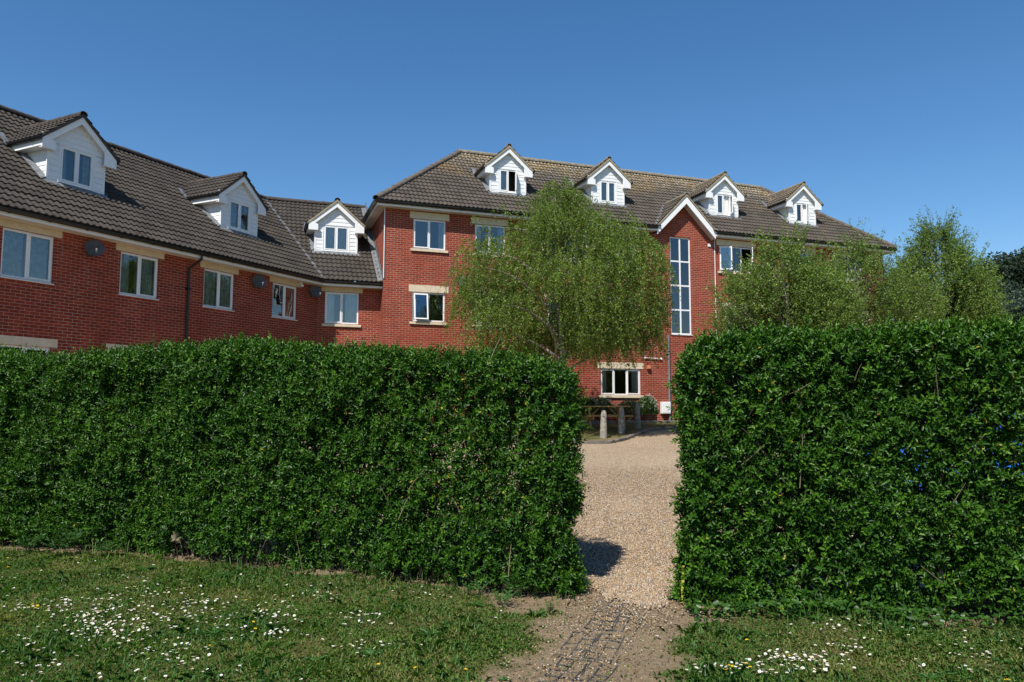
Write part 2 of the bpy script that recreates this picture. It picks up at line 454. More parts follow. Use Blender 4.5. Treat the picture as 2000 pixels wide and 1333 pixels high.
def tile_field(mb, attr, lim, v0, z0, v1, z1, keep=None, course=.295, wave=.165, amp=.026, lift=.036, res=7, umin=0, umax=1):
    """interlocking roll tiles in stepped courses; lim(v)->(uL,uR)"""
    sl = math.hypot(v1-v0, z1-z0); dv, dz = (v1-v0)/sl, (z1-z0)/sl; nv, nz = -dz, dv      # outward normal
    if nz < 0: nv, nz = -nv, -nz
    nc = max(1, round(sl/course)); cl = sl/nc
    nu = int((umax-umin)/wave*res)
    us = [umin + wave*i/res for i in range(nu+1)]
    for c in range(nc):
        s0, s1 = c*cl - .02, (c+1)*cl + .004
        off = (c % 2)*0.0
        jr = random.uniform(-.004, .004)
        rows = []
        for (s, h) in ((s0, -.006), (s0, lift), (s1, 0.0)):
            v = v0 + dv*s; L, Rr = lim(v)
            row = []
            for i, u in enumerate(us):
                uu = min(max(u, L), Rr)
                t = ((uu-umin)/wave) % 1.0
                p = amp*(math.sin(math.pi*min(t/.62, 1.0))**.8 if t < .62 else -.18*math.sin(math.pi*(t-.62)/.38))
                hh = h + (p if h != -.006 else p*.75) + jr
                tj = random.uniform(-.0025, .0025) if h == lift else 0
                row.append((uu, v + nv*hh, z0 + dz*s + nz*hh + tj))
            rows.append(row)
        n = len(mb.v); k = len(us)
        for r_ in rows: mb.v += r_
        tv = [random.random()**2 for _ in range(int(nu/(2*res))+2)]
        for i in range(nu):
            if rows[1][i+1][0]-rows[1][i][0] < 1e-5 and rows[2][i+1][0]-rows[2][i][0] < 1e-5: continue
            cu = (rows[1][i][0]+rows[1][i+1][0])/2; cv = v0+dv*(s0+s1)/2
            if keep and not keep(cu, cv): continue
            mb.f.append((n+i, n+i+1, n+k+i+1, n+k+i)); attr.append(tv[int(i/(2*res))])
            mb.f.append((n+k+i, n+k+i+1, n+2*k+i+1, n+2*k+i)); attr.append(tv[int(i/(2*res))])

def roof_part(name, mat, parent, M, **kw):
    mb = MB(); at = []; tile_field(mb, at, **kw)
    me = bpy.data.meshes.new(name); me.from_pydata(mb.v, [], mb.f); me.materials.append(mat)
    a = me.attributes.new('tv', 'FLOAT', 'FACE'); a.data.foreach_set('value', at)
    me.update()
    me.polygons.foreach_set('use_smooth', [True]*len(me.polygons))
    try: me.set_sharp_from_angle(angle=R(50))
    except Exception: pass
    return link(bpy.data.objects.new(name, me), parent, M)

def ridge_tiles(name, mat, parent, M, a, b, r=.115, seg=.42, lift=0.0):
    a = Vector(a); b = Vector(b); d = b-a; n = max(1, round(d.length/seg)); mb = MB()
    dn = d.normalized(); side = dn.cross(Vector((0,0,1))).normalized(); up = side.cross(dn)
    for i in range(n):
        p0 = a + d*(i/n) - dn*.005; p1 = a + d*((i+1)/n) + dn*.012
        r0 = r*1.06; r1 = r*.97; jz = random.uniform(-.006, .006)
        base = len(mb.v); K = 8
        for p, rr in ((p0, r0), (p1, r1), (p0, r0-.02), (p1, r1-.02)):
            for k in range(K+1):
                t = math.pi*(-.12 + 1.24*k/K)
                mb.v.append(tuple(p + side*rr*math.cos(t) + up*(rr*.78*math.sin(t)+jz+lift)))
        W = K+1
        for k in range(K):
            mb.f.append((base+k, base+k+1, base+W+k+1, base+W+k))
            mb.f.append((base+2*W+k, base+3*W+k, base+3*W+k+1, base+2*W+k+1))
            mb.f.append((base+k, base+2*W+k, base+2*W+k+1, base+k+1))
            mb.f.append((base+W+k, base+W+k+1, base+3*W+k+1, base+3*W+k))
    return mb.obj(name, mat, parent, M, smooth=True)

def gutter_mesh(mb, a, b, r=.058):
    """half round gutter with brackets and unions, a->b horizontal"""
    a = Vector(a); b = Vector(b); d = (b-a); L = d.length; dn = d.normalized(); side = dn.cross(Vector((0,0,1)))
    K = 7; base = len(mb.v)
    for p in (a, b):
        for rr in (r, r-.006):
            for k in range(K+1):
                t = math.pi*(1+k/K); mb.v.append(tuple(p + side*rr*math.cos(t) + Vector((0,0,rr*math.sin(t)*1.6))))
    W = K+1
    for k in range(K):
        mb.f.append((base+k, base+2*W+k, base+2*W+k+1, base+k+1)); mb.f.append((base+W+k, base+W+k+1, base+3*W+k+1, base+3*W+k))
    for e, o in ((0, 0), (K, K)):
        mb.f.append((base+e, base+W+e, base+3*W+e, base+2*W+e))
    mb.f.append(tuple(base+k for k in range(W))); mb.f.append(tuple(base+2*W+k for k in range(W))[::-1])
    n = int(L/.9)
    for i in range(n):
        p = a + dn*(.4+i*.9)
        q = len(mb.v)
        for pp in (p-dn*.02, p+dn*.02):
            for k in range(K+1):
                t = math.pi*(1+k/K); mb.v.append(tuple(pp + side*(r+.008)*math.cos(t) + Vector((0,0,(r+.008)*math.sin(t)*1.6))))
        for k in range(K): mb.f.append((q+k, q+W+k, q+W+k+1, q+k+1))

def boards(mb, lim, z0, z1, ops=(), v=0.0, h=.148, axis='u', phase=0.0, sgn=-1):
    """shiplap boards; lim(z)->(a,b); each board leans out 9 mm at its foot. axis 'v' for dormer cheeks"""
    z = z0 - phase
    def P(a, dd, zz):
        return (a, v + sgn*dd, zz) if axis == 'u' else (v + sgn*dd, a, zz)
    rows_ = []
    while z < z1-1e-4:
        cuts = sorted([max(z, z0), min(z+h, z1)] + [q for o_ in ops for q in (o_[2], o_[3]) if max(z, z0) < q < min(z+h, z1)])
        rows_ += list(zip(cuts[:-1], cuts[1:])); z += h
    for a0, b0 in rows_:
        L0, R0 = lim(a0); L1, R1 = lim(b0)
        segs = [(L0, R0, L1, R1)]
        for (oa, ob, oc, od) in ops:
            if b0 <= oc+1e-6 or a0 >= od-1e-6: continue
            ns = []
            for s in segs:
                if s[0] < oa: ns.append((s[0], min(oa, s[1]), s[2], min(oa, s[3])))
                if s[1] > ob: ns.append((max(ob, s[0]), s[1], max(ob, s[2]), s[3]))
            segs = ns
        for (l0, r0, l1, r1) in segs:
            if r0-l0 < .003: continue
            mb.quad(P(l0, .014, a0+.007), P(r0, .014, a0+.007), P(r1, .003, b0), P(l1, .003, b0))
            mb.quad(P(l0, 0.0, a0), P(r0, 0.0, a0), P(r0, .014, a0+.007), P(l0, .014, a0+.007))

def dormer(parent, M, uc, vf, zb, slope, w=1.5, rise=1.90, eave=1.02, wo=(.90, .93, .09), tile='tile', vergem='verge',
           roofz=None, sashes=((0, 0), (1, 0)), opened=None, curt=None, cmat='curtain'):
    """part 'dormer' (cladding) > window, panes, bargeboard, roof, ridge, gutter, flashing. roofz(v) = main roof height"""
    hw = w/2; oh = .15; so = .25                                     # front and side overhang
    ze = zb + eave                                                   # top of the side fascia
    za = zb + rise                                                   # top of the barge apex
    ow = hw + so; pit = (za - ze)/ow
    inv = lambda z: (z - roofz(0))/slope                             # v where main roof reaches z
    DM = M @ Matrix.Translation((uc, vf, 0))
    ww, wh, wz = wo; wu0, wu1 = -ww/2, ww/2; wz0 = zb+wz; wz1 = wz0+wh
    zl = ze - .16                                                    # underside of eaves
    mb = MB()
    boards(mb, lambda z: (-hw, hw), zb, zl, ((wu0, wu1, wz0, wz1),))
    boards(mb, lambda z: (-(za-.10-z)/pit if z > zl+hw*0 else -hw, (za-.10-z)/pit) if (za-.10-z)/pit < hw else (-hw, hw), zl, za-.16, ((wu0, wu1, wz0, wz1),))
    for sx in (-1, 1):                                               # cheeks and corner trims
        boards(mb, lambda z: (0.0, max(0.0, inv(z)-vf+.05)), zb-.03, ze, (), v=sx*hw, axis='v', sgn=sx)
        mb.box((sx*hw-.03, -.020, zb), (sx*hw+.03, .02, zl)) if sx < 0 else mb.box((sx*hw-.03, -.020, zb), (sx*hw+.03, .02, zl))
        x = wu0-.035 if sx < 0 else wu1
        mb.box((x, -.018, zb), (x+.035, .0, wz1+.02))
    mb.box((wu0-.035, -.020, wz1), (wu1+.035, .0, wz1+.035))
    mb.box((wu0, 0.0, wz0-.03), (wu1, .06, wz0)); 
    body = mb.obj('dormer', MT['board'], parent, DM)
    window(body, DM, wu0, wu1, wz0, wz1, v=.0, sash=sashes, curtains=curt, sill='white', opened=opened, name='window_frame', cmat=cmat)
    back = MB(); back.box((-hw+.05, .42, zb-.2), (hw-.05, .44, ze-.02)); back.obj('dormer_shade_panel', MT['inner'], body, DM)  # dark panel added behind the panes in place of a shaded room
    # bargeboards with boxed feet
    bd = .145; bb = MB(); y0 = -oh; th = .03
    for sx in (-1, 1):
        bb.prism([(0, y0, za), (sx*ow, y0, za-ow*pit), (sx*ow, y0, za-ow*pit-bd*1.25), (0, y0, za-bd*1.35)], (0, th, 0))
        x0, x1 = sorted((sx*(hw-.09), sx*ow))
        bb.prism([(x0, y0-.008, ze-.24), (x1, y0-.008, ze-.24), (x1, y0-.008, ze-.03), (x0, y0-.008, ze-.03+(.2*pit if sx < 0 else .2*pit))], (0, .045, 0))
        bb.box((x0 if sx < 0 else x0, y0+.037, ze-.24), (x1, y0+.22 if False else 0.0-.021, ze-.225))
    bb.obj('bargeboard', MT['white'], body, DM, bevel=.004)
    # side fascia and soffits
    fb = MB(); vend = inv(ze)-vf+.12
    for sx in (-1, 1):
        x = sx*ow; a, b = sorted((x, x-sx*.02)); fb.box((a, y0+.03, ze-.19), (b, vend-.12, ze-.02))
        a, b = sorted((sx*(hw+.012), x-sx*.02)); fb.box((a, y0+.04, ze-.19), (b, vend-.22, ze-.175))
    # front soffit under the verge
        fb.quad((0, y0+.03, za-.12), (0, .0, za-.12), (sx*ow, .0, za-.12-ow*pit), (sx*ow, y0+.03, za-.12-ow*pit))
    fb.obj('fascia', MT['white'], body, DM)
    gb = MB()
    for sx in (-1, 1):
        g1 = MB(); gutter_mesh(g1, (sx*(ow+.055), y0-.03, ze+.03), (sx*(ow+.055), vend-.05, ze+.03), .052)
        g1.obj('gutter', MT['gutter'], body, DM, smooth=True)
    gb.tube([(-(ow+.05), vend-.12, ze), (-(ow+.05), vend-.12, ze-.22), (-(ow+.05), vend-.06, ze-.26)], .03)
    gb.obj('gutter_spout', MT['gutter'], body, DM, smooth=True)
    # tiled roof: two slopes in frames turned to face the eaves
    zr = za + .07
    vr = inv(zr)-vf + .15
    rb = MB(); at = []
    for sx in (-1, 1):
        t = MB(); att = []
        # local: u' runs along dormer axis, v' from eave to ridge
        Lx = ow+.05
        def keep(u, v, sx=sx):
            zz = (zr - (Lx - v)*pit)
            return (u if sx > 0 else -u) + vf < inv(zz) + .10
        if sx > 0: um, ux_ = y0-.035, vr
        else: um, ux_ = -vr, -(y0-.035)
        tile_field(t, att, lambda v: (um, ux_), 0, zr-Lx*pit, Lx, zr, keep=keep, umin=um, umax=ux_)
        n = len(rb.v)
        for (a, b, c) in t.v:
            if sx > 0: rb.v.append((Lx-b, a, c))
            else: rb.v.append((-(Lx-b), -a, c))
        rb.f += [tuple(n+i for i in f) for f in t.f]; at += att
    me = bpy.data.meshes.new('dormer_roof'); me.from_pydata(rb.v, [], rb.f); me.materials.append(MT[tile])
    aa = me.attributes.new('tv', 'FLOAT', 'FACE'); aa.data.foreach_set('value', at); me.update()
    link(bpy.data.objects.new('dormer_roof', me), body, DM)
    vb = MB()
    for sx in (-1, 1):                                              # mortar verge on the front edge
        vb.prism([(0, y0-.03, zr+.015), (sx*(ow+.06), y0-.03, zr-(ow+.06)*pit+.01), (sx*(ow+.06), y0-.03, zr-(ow+.06)*pit-.07), (0, y0-.03, zr-.075)], (0, .10, 0))
    vb.obj('verge', MT[vergem], body, DM)
    ridge_tiles('dormer_ridge', MT['ridge' if tile == 'tile' else 'ridge2'], body, DM, (0, y0-.035, zr+.0), (0, inv(zr)-vf+.1, zr+.0), r=.10)
    # lead flashing: apron in front and soakers up the cheeks
    fl = MB(); nn = .05
    def rz(v): return roofz(v+vf)
    n_ = 14
    for i in range(n_):
        a = -hw-.10+(w+.2)*i/n_; b = -hw-.10+(w+.2)*(i+1)/n_; dy = -.15-.018*(i % 2)
        fl.quad((a, dy, rz(dy)+nn), (b, dy, rz(dy)+nn), (b, -.012, zb+.045), (a, -.012, zb+.045))
    for sx in (-1, 1):
        top = inv(ze-.18)-vf
        m = 9
        for i in range(m):
            v_a, v_b = -.03+(top+.03)*i/m, -.03+(top+.03)*(i+1)/m+.01
            fl.quad((sx*(hw+.014), v_a, rz(v_a)+.13), (sx*(hw+.014), v_b, rz(v_b)+.13), (sx*(hw+.16), v_b, rz(v_b)+nn), (sx*(hw+.16), v_a, rz(v_a)+nn))
        v_a = inv(ze)-vf
        fl.quad((sx*(ow-.02), v_a-.1, rz(v_a-.1)+nn+.01), (sx*(ow+.13), v_a-.1, rz(v_a-.1)+nn+.01), (sx*(ow+.04), v_a+.45, rz(v_a+.45)+nn+.03), (sx*(ow-.10), v_a+.45, rz(v_a+.45)+nn+.03))
    fl.obj('flashing', MT['lead'], body, DM)
    return body

# ------------------------------------------------------------------ main block
O_M = .34; ZF = 6.937; HD = 3.741; ZR = 10.647; UX = 22.754
def rz_main(v): return ZF+.2 + (v+O_M+.05)*SLM
SLM = (ZR-ZF-.2)/(HD+O_M+.05)
base_M = FM @ Matrix.Translation((0, 0, GZ))
block = empty('apartment_block', base_M, 'tall three-storey red brick block with four white dormers and a small gable', 'apartment block')
MD = [(4.88, 0), (9.2, 1), (14.77, 2), (18.97, 3)]
VFM, ZBM = .80, 8.13
GU, GA, GW = 12.18, 8.47, 1.37                                       # gable centre, apex, half width
ops = []; wins = []
def W(u0, u1, z0, z1, **k): ops.append((u0, u1, z0, z1)); wins.append((u0, u1, z0, z1, k))
s2 = [(0, 0), (1, 0)]
W(1.02, 2.21, 5.575, 6.65, sash=[(0, 0)], lintel=(.13, .25, 0), sill='stone', curtains=[(.82, 1)])
W(3.32, 4.50, 5.575, 6.65, sash=[(0, 0)], lintel=(.13, .25, 0), sill='stone', curtains=[(0, .2), (.8, 1)])
W(6.2, 7.9, 5.575, 6.65, cols=(0, .34, .66, 1), sash=[(0, 0), (2, 0)], lintel=(.13, .25, 0), sill='stone', curtains=[(0, .25)])
W(8.7, 9.9, 5.575, 6.65, sash=[(0, 0)], lintel=(.13, .25, 0), sill='stone')
W(1.02, 2.21, 2.945, 3.995, sash=[(0, 0)], lintel=(.13, .25, 0), sill='stone', curtains=[(0, .12)], opened={(0, 0): ('T', 9)})
W(3.32, 4.50, 2.945, 3.995, sash=[(0, 0)], lintel=(.13, .25, 0), sill='stone', curtains=[(.7, 1)])
W(6.2, 7.9, 2.945, 3.995, cols=(0, .34, .66, 1), sash=[(0, 0), (2, 0)], lintel=(.13, .25, 0), sill='stone')
W(8.7, 9.9, 2.945, 3.995, sash=[(0, 0)], lintel=(.13, .25, 0), sill='stone')
W(8.42, 10.16, .385, 1.41, cols=(0, .34, .66, 1), sash=[(0, 0), (2, 0)], lintel=(.13, .24, 0), sill='stone', curtains=[(.03, .17), (.82, .97)])
W(1.02, 2.21, .32, 1.37, sash=[(0, 0)], lintel=(.13, .24, 0), sill='stone')
W(3.8, 5.4, .32, 1.37, sash=[(0, 0)], lintel=(.13, .24, 0), sill='stone')
W(11.58, 12.54, 2.85, 6.84, cols=(0, .5, 1), rows=(0, .25, .5, .75, 1), sill='white')
W(13.93, 15.63, 5.575, 6.65, cols=(0, .34, .66, 1), sash=[(0, 0), (2, 0)], lintel=(.13, .25, 0), sill='stone', curtains=[(0, .1)], opened={(0, 0): ('L', 28), (2, 0): ('R', 55)})
W(14.15, 15.75, 2.945, 3.995, cols=(0, .34, .66, 1), sash=[(0, 0), (2, 0)], lintel=(.13, .25, 0), sill='stone', curtains=[(0, .3)])
W(17.6, 18.8, 5.575, 6.65, sash=[(0, 0)], lintel=(.13, .25, 0), sill='stone')
W(20.0, 21.5, 5.575, 6.65, sash=[(0, 0)], lintel=(.13, .25, 0), sill='stone', curtains=[(.6, 1)])
W(17.6, 18.8, 2.945, 3.995, sash=[(0, 0)], lintel=(.13, .25, 0), sill='stone')
W(20.3, 21.9, 2.945, 3.995, sash=[(0, 0)], lintel=(.13, .25, 0), sill='stone', curtains=[(0, .4)])
W(17.6, 18.8, .32, 1.37, sash=[(0, 0)], lintel=(.13, .24, 0), sill='stone')
W(20.3, 21.9, .32, 1.37, sash=[(0, 0)], lintel=(.13, .24, 0), sill='stone')
wb = MB(); DEP = 2*HD
wall_with_openings(wb, 0, UX, GZ-.4, ZF+.02, ops)
# gable triangle of brick above the eaves line
wb.poly([(GU-GW, 0, ZF+.02), (GU+GW, 0, ZF+.02), (GU+GW, 0, ZF+.08), (GU, 0, GA-.05), (GU-GW, 0, ZF+.08)])
wb.quad((0, 0, GZ-.4), (0, 0, ZF+.02), (0, DEP, ZF+.02), (0, DEP, GZ-.4))
wb.quad((UX, 0, GZ-.4), (UX, DEP, GZ-.4), (UX, DEP, ZF+.02), (UX, 0, ZF+.02))
wb.quad((0, DEP, GZ-.4), (0, DEP, ZF+.02), (UX, DEP, ZF+.02), (UX, DEP, GZ-.4))
wb.obj('wall', MT['brick'], block, FM)
ib = MB(); ib.box((.1, .75, GZ-.3), (UX-.1, .78, ZF-.05)); ib.obj('room_shade_sheet', MT['inner'], block, FM)  # added dark sheet behind the windows, room shade put into its colour
for (a, b, c, d, k) in wins: window(block, FM, a, b, c, d, **k)
# roof: front and back slopes with hips
def keep_main(u, v):
    for uc, _ in MD:
        if abs(u-uc) < .70 and VFM+.06 < v < VFM+1.1: return False
    if abs(u-GU) < GW-.0 and (GA+.02-abs(u-GU)) > rz_main(v)+.02 and v < 1.0: return False
    return True
e = O_M+.05
fr_ = dict(v0=-e, z0=ZF+.2, v1=HD, z1=ZR)
hip = lambda v: (v, UX-v)
roof = roof_part('roof', MT['tile'], block, FM, lim=hip, keep=keep_main, umin=-e, umax=UX+e, **fr_)
BM = FM @ Matrix.Translation((UX, DEP, 0)) @ Matrix.Rotation(math.pi, 4, 'Z')
o = roof_part('roof_slope', MT['tile'], roof, BM, lim=hip, umin=-e, umax=UX+e, res=4, **fr_)
for k, (tx, ty, an) in enumerate(((0, DEP, -90), (UX, 0, 90))):
    SM = FM @ Matrix.Translation((tx, ty, 0)) @ Matrix.Rotation(R(an), 4, 'Z')
    roof_part('roof_slope', MT['tile'], roof, SM, lim=lambda v: (v, DEP-v), umin=-e, umax=DEP+e, res=5, **fr_)
ridge_tiles('ridge_tiles', MT['ridge'], roof, FM, (HD-.1, HD, ZR+.02), (UX-HD+.1, HD, ZR+.02), r=.14)
hipm = simple('hip_tile', (.115, .095, .078), .35, 8, .9, .2, bmp=.4, dirt=((.28, .26, .22), 14, .6))
for (a, b) in (((-e, -e), (HD, HD)), ((UX+e, -e), (UX-HD, HD)), ((-e, DEP+e), (HD, HD)), ((UX+e, DEP+e), (UX-HD, HD))):
    ridge_tiles('hip_tiles', hipm, roof, FM, (a[0], a[1], ZF+.22), (b[0], b[1], ZR+.03), r=.13)
# fascia + soffit + gutters (broken by the gable)
fm = MB(); sm = MB(); gm = MB()
def eave(u0, u1):
    fm.box((u0, -O_M, ZF), (u1, -O_M+.02, ZF+.17)); sm.box((u0, -O_M+.02, ZF+.005), (u1, .0, ZF+.015))
gl, gr = GU-GW-.0, GU+GW+.0
eave(-O_M, gl); eave(gr, UX+O_M)
fm.box((-O_M, -O_M+.02, ZF), (-O_M+.02, DEP+O_M, ZF+.17)); fm.box((UX+O_M-.02, -O_M+.02, ZF), (UX+O_M, DEP+O_M, ZF+.17))
sm.box((-O_M+.02, 0, ZF+.005), (0, DEP+O_M, ZF+.015)); sm.box((UX, 0, ZF+.005), (UX+O_M-.02, DEP+O_M, ZF+.015))
fm.box((-O_M+.02, DEP+O_M-.02, ZF), (UX+O_M-.02, DEP+O_M, ZF+.17))
fm.obj('fascia', MT['white'], block, FM); sm.obj('soffit', MT['soffit'], block, FM)
gy = -O_M-.06; gz = ZF+.16
for A_, B_ in (((-O_M-.06, gy, gz), (gl-.02, gy, gz)), ((gr+.03, gy, gz), (UX+O_M+.06, gy, gz)), ((-O_M-.06, DEP+O_M, gz), (-O_M-.06, gy, gz)), ((UX+O_M+.06, gy, gz), (UX+O_M+.06, DEP+O_M, gz))):
    gm = MB(); gutter_mesh(gm, A_, B_); gm.obj('gutter', MT['gutter'], block, FM, smooth=True)
# gable: bargeboard, soffit, little roof
gv = -O_M; bg = MB(); gs = MB()
for sx in (-1, 1):
    bg.prism([(GU, gv, GA), (GU+sx*GW, gv, GA-GW), (GU+sx*GW, gv, GA-GW-.30), (GU, gv, GA-.30)], (0, .03, 0))
    gs.prism([(GU, gv+.03, GA-.27), (GU+sx*GW, gv+.03, GA-GW-.27), (GU+sx*GW, gv+.03, GA-GW-.255), (GU, gv+.03, GA-.255)], (0, O_M-.03, 0))
gab = bg.obj('gable', MT['white'], block, FM, bevel=.004); gs.obj('gable_soffit', MT['soffit'], gab, FM)
rb = MB(); at = []
zr_ = GA+.07; Lx = GW+.06
for sx in (-1, 1):
    t = MB(); att = []
    if sx > 0: um, ux_ = gv-.03, 1.35
    else: um, ux_ = -1.35, -(gv-.03)
    kp = lambda u, v, sx=sx: (zr_-(Lx-v)) > rz_main(u if sx > 0 else -u)-.06
    tile_field(t, att, lambda v: (um, ux_), 0, zr_-Lx, Lx, zr_, keep=kp, umin=um, umax=ux_)
    n = len(rb.v)
    for (a, b, c) in t.v: rb.v.append((GU+(Lx-b), a, c) if sx > 0 else (GU-(Lx-b), -a, c))
    rb.f += [tuple(n+i for i in f) for f in t.f]; at += att
me = bpy.data.meshes.new('gable_roof'); me.from_pydata(rb.v, [], rb.f); me.materials.append(MT['tile'])
aa = me.attributes.new('tv', 'FLOAT', 'FACE'); aa.data.foreach_set('value', at); me.update()
link(bpy.data.objects.new('gable_roof', me), gab, FM)
vb = MB()
for sx in (-1, 1):
    vb.prism([(GU, gv-.03, zr_+.015), (GU+sx*Lx, gv-.03, zr_-Lx+.01), (GU+sx*Lx, gv-.03, zr_-Lx-.05), (GU, gv-.03, zr_-.05)], (0, .09, 0))
vb.obj('verge', MT['verge'], gab, FM)
ridge_tiles('gable_ridge', MT['ridge'], gab, FM, (GU, gv-.035, zr_), (GU, 1.15, zr_), r=.10)
vl = MB()
for sx in (-1, 1):
    vb_ = (zr_ - rz_main(0))/SLM
    v_lo = (zr_-Lx-rz_main(0))/SLM
    vl.quad((GU+sx*Lx, v_lo, zr_-Lx+.03), (GU+sx*(Lx+.13), v_lo, rz_main(v_lo)+.04), (GU+sx*.13, vb_, rz_main(vb_)+.04), (GU, vb_, zr_+.03))
vl.obj('valley_flashing', MT['lead'], gab, FM)
# dormers of the block
kw = dict(zb=ZBM, slope=SLM, w=1.44, rise=1.82, eave=.97, wo=(.74, .90, .09), roofz=rz_main)
dormer(block, FM, MD[0][0], VFM, opened={(1, 0): ('R', 70)}, curt=[(0, .45)], **kw)
dormer(block, FM, MD[1][0], VFM, curt=[(.0, .42), (.58, 1)], **kw)
dormer(block, FM, MD[2][0], VFM, opened={(1, 0): ('R', 75)}, curt=[(0, .4), (.55, .95)], **kw)
dormer(block, FM, MD[3][0], VFM, opened={(1, 0): ('R', 35)}, curt=[(0, .3), (.55, 1)], **kw)
# pipes and boxes on the block
pb = MB()
pb.tube([(13.70, -.02, ZF), (13.70, -.02, GZ)], .016); pb.tube([(-.015, -.02, ZF), (-.015, -.02, 4.42)], .016)
pb.obj('white_cable', MT['white'], block, FM)
pb = MB(); pb.tube([(11.42, -.05, 2.8), (11.42, -.05, GZ)], .042)
for z in (2.6, 1.2, 0): pb.box((11.36, -.06, z), (11.48, 0, z+.05))
pb.obj('grey_downpipe', MT['greypipe'], block, FM, smooth=True)
pb = MB(); pb.tube([(10.35, -.05, 1.86), (11.08, -.05, 1.84)], .018); pb.box((10.33, -.07, 1.83), (10.37, 0, 1.90)); pb.box((11.06, -.07, 1.80), (11.10, 0, 1.88))
pb.obj('white_overflow_pipe', MT['white'], block, FM)
pb = MB(); pb.prism([(10.42, -.10, 1.42), (10.58, -.10, 1.42), (10.58, -.10, 1.52), (10.50, -.10, 1.56), (10.42, -.10, 1.52)], (0, .10, 0)); pb.tube([(10.5, -.13, 1.45), (10.5, -.02, 1.47)], .04)
pb.obj('terracotta_vent', MT['terracotta'], block, FM)
pb = MB(); pb.box((13.38, -.035, 6.55), (13.50, 0, 6.67)); pb.box((13.40, -.045, 6.57), (13.44, -.035, 6.61)); pb.obj('white_vent', MT['white'], block, FM)
for x0, x1 in ((10.50, 10.72), (11.02, 11.40)):
    pb = MB(); pb.box((x0, -.16, -.33), (x1, 0, .13)); pb.box((x0+.02, -.168, -.30), (x1-.02, -.16, .10)); pb.obj('meter_box', MT['white'], block, FM, bevel=.008)

# ------------------------------------------------------------------ left wing with link bay
OL = .386; ZFL = 4.092; HL = 4.371; ZRL = 8.204; S0 = -17.0
SLL = (ZRL-ZFL-.2)/(HL+OL+.05)
def rz_wing(v): return ZFL+.2 + (v+OL+.05)*SLL
wing = empty('apartment_wing', FL @ Matrix.Translation((0, 0, GZ)), 'lower two-storey red brick wing with dormers and dark tiled roof, on the left', 'apartment wing')
TT = math.tan(R((A_M-A_L)/2))
ops = []; wins = []
for i, (a, b, cm, cur) in enumerate(((-10.36, -9.20, 'curtain2', [(0, .47), (.5, 1)]), (-7.48, -6.35, 'curtain2', [(0, .3), (.45, 1)]), (-4.84, -3.71, 'curtain2', [(0, .5), (.5, 1)]), (-2.11, -.99, 'curtain3', [(0, .45), (.55, 1)]), (-13.3, -12.1, 'curtain', None))):
    W(a, b, 2.815, 3.925, sash=[(1, 0)] if i != 1 else [(1, 0)], lintel=(.15 if i != 0 else .17, .165, 0), sill='white', curtains=cur, cmat=cm)
for a, b in ((-10.36, -9.15), (-7.62, -6.4), (-4.84, -3.71), (-2.11, -.99), (-13.3, -12.1)):
    W(a, b, .22, 1.30, sash=[(1, 0)], lintel=(.15, .2, 0), sill='white')
wb = MB(); wall_with_openings(wb, S0, 0, GZ-.4, ZFL+.02, ops)
DL = 2*HL
wb.quad((S0, 0, GZ-.4), (S0, 0, ZFL+.02), (S0, DL, ZFL+.02), (S0, DL, GZ-.4)); wb.quad((S0, DL, GZ-.4), (S0, DL, ZFL+.02), (TT*DL, DL, ZFL+.02), (TT*DL, DL, GZ-.4))
wb.poly([(S0, 0, ZFL+.02), (S0, HL, ZRL-.1), (S0, DL, ZFL+.02)])
wb.obj('wall', MT['brick'], wing, FL)
ib = MB(); ib.box((S0+.1, .75, GZ-.3), (.1, .78, ZFL)); ib.obj('room_shade_sheet', MT['inner'], wing, FL)  # dark sheet standing in for the wing's shaded rooms
for (a, b, c, d, k) in wins: window(wing, FL, a, b, c, d, **k)
WD = [-8.05, -2.55]; VFL, ZBL = 1.12, 5.56
def keep_w(cs, vf=VFL):
    return lambda u, v: not any(abs(u-c) < .72 and vf+.06 < v < vf+1.15 for c in cs)
el = OL+.05
fl_ = dict(v0=-el, z0=ZFL+.2, v1=HL, z1=ZRL)
roofw = roof_part('roof', MT['tile2'], wing, FL, lim=lambda v: (S0-.2, v*TT+.02), keep=keep_w(WD), umin=S0-.2, umax=TT*HL+.1, **fl_)
BL = FL @ Matrix.Translation((0, DL, 0)) @ Matrix.Rotation(math.pi, 4, 'Z')
roof_part('roof_slope', MT['tile2'], roofw, BL, lim=lambda v: (-(TT*(DL-v)), -S0+.2), umin=-TT*DL-.5, umax=-S0+.2, res=4, **fl_)
# link bay
ops = []; wins = []
W(-1.94, -.775, 2.815, 3.93, sash=[(0, 0)], lintel=(.13, .165, 0), sill='stone', curtains=[(.02, .28), (.62, .98)])
W(-1.94, -.775, .22, 1.30, sash=[(0, 0)], lintel=(.13, .2, 0), sill='stone')
wb = MB(); wall_with_openings(wb, UL, 0, GZ-.4, ZFL+.02, ops); wb.obj('wall', MT['brick'], wing, FK)
ib = MB(); ib.box((UL, .75, GZ-.3), (-.02, .78, ZFL)); ib.obj('room_shade_sheet', MT['inner'], wing, FK)  # painted room darkness behind the link bay windows too
for (a, b, c, d, k) in wins: window(wing, FK, a, b, c, d, **k)
roof_part('roof_slope', MT['tile2'], roofw, FK, lim=lambda v: (UL-v*TT-.02, -.01), keep=keep_w([-1.5], 1.10), umin=UL-TT*HL-.1, umax=-.01, **fl_)
BK = FK @ Matrix.Translation((0, DL, 0)) @ Matrix.Rotation(math.pi, 4, 'Z')
roof_part('roof_slope', MT['tile2'], roofw, BK, lim=lambda v: (.01, -(UL-(DL-v)*TT)), umin=.01, umax=-UL+TT*DL+.5, res=4, **fl_)
ridge_tiles('ridge_tiles', MT['ridge2'], roofw, FL, (S0-.2, HL, ZRL+.02), (TT*HL, HL, ZRL+.02), r=.13)
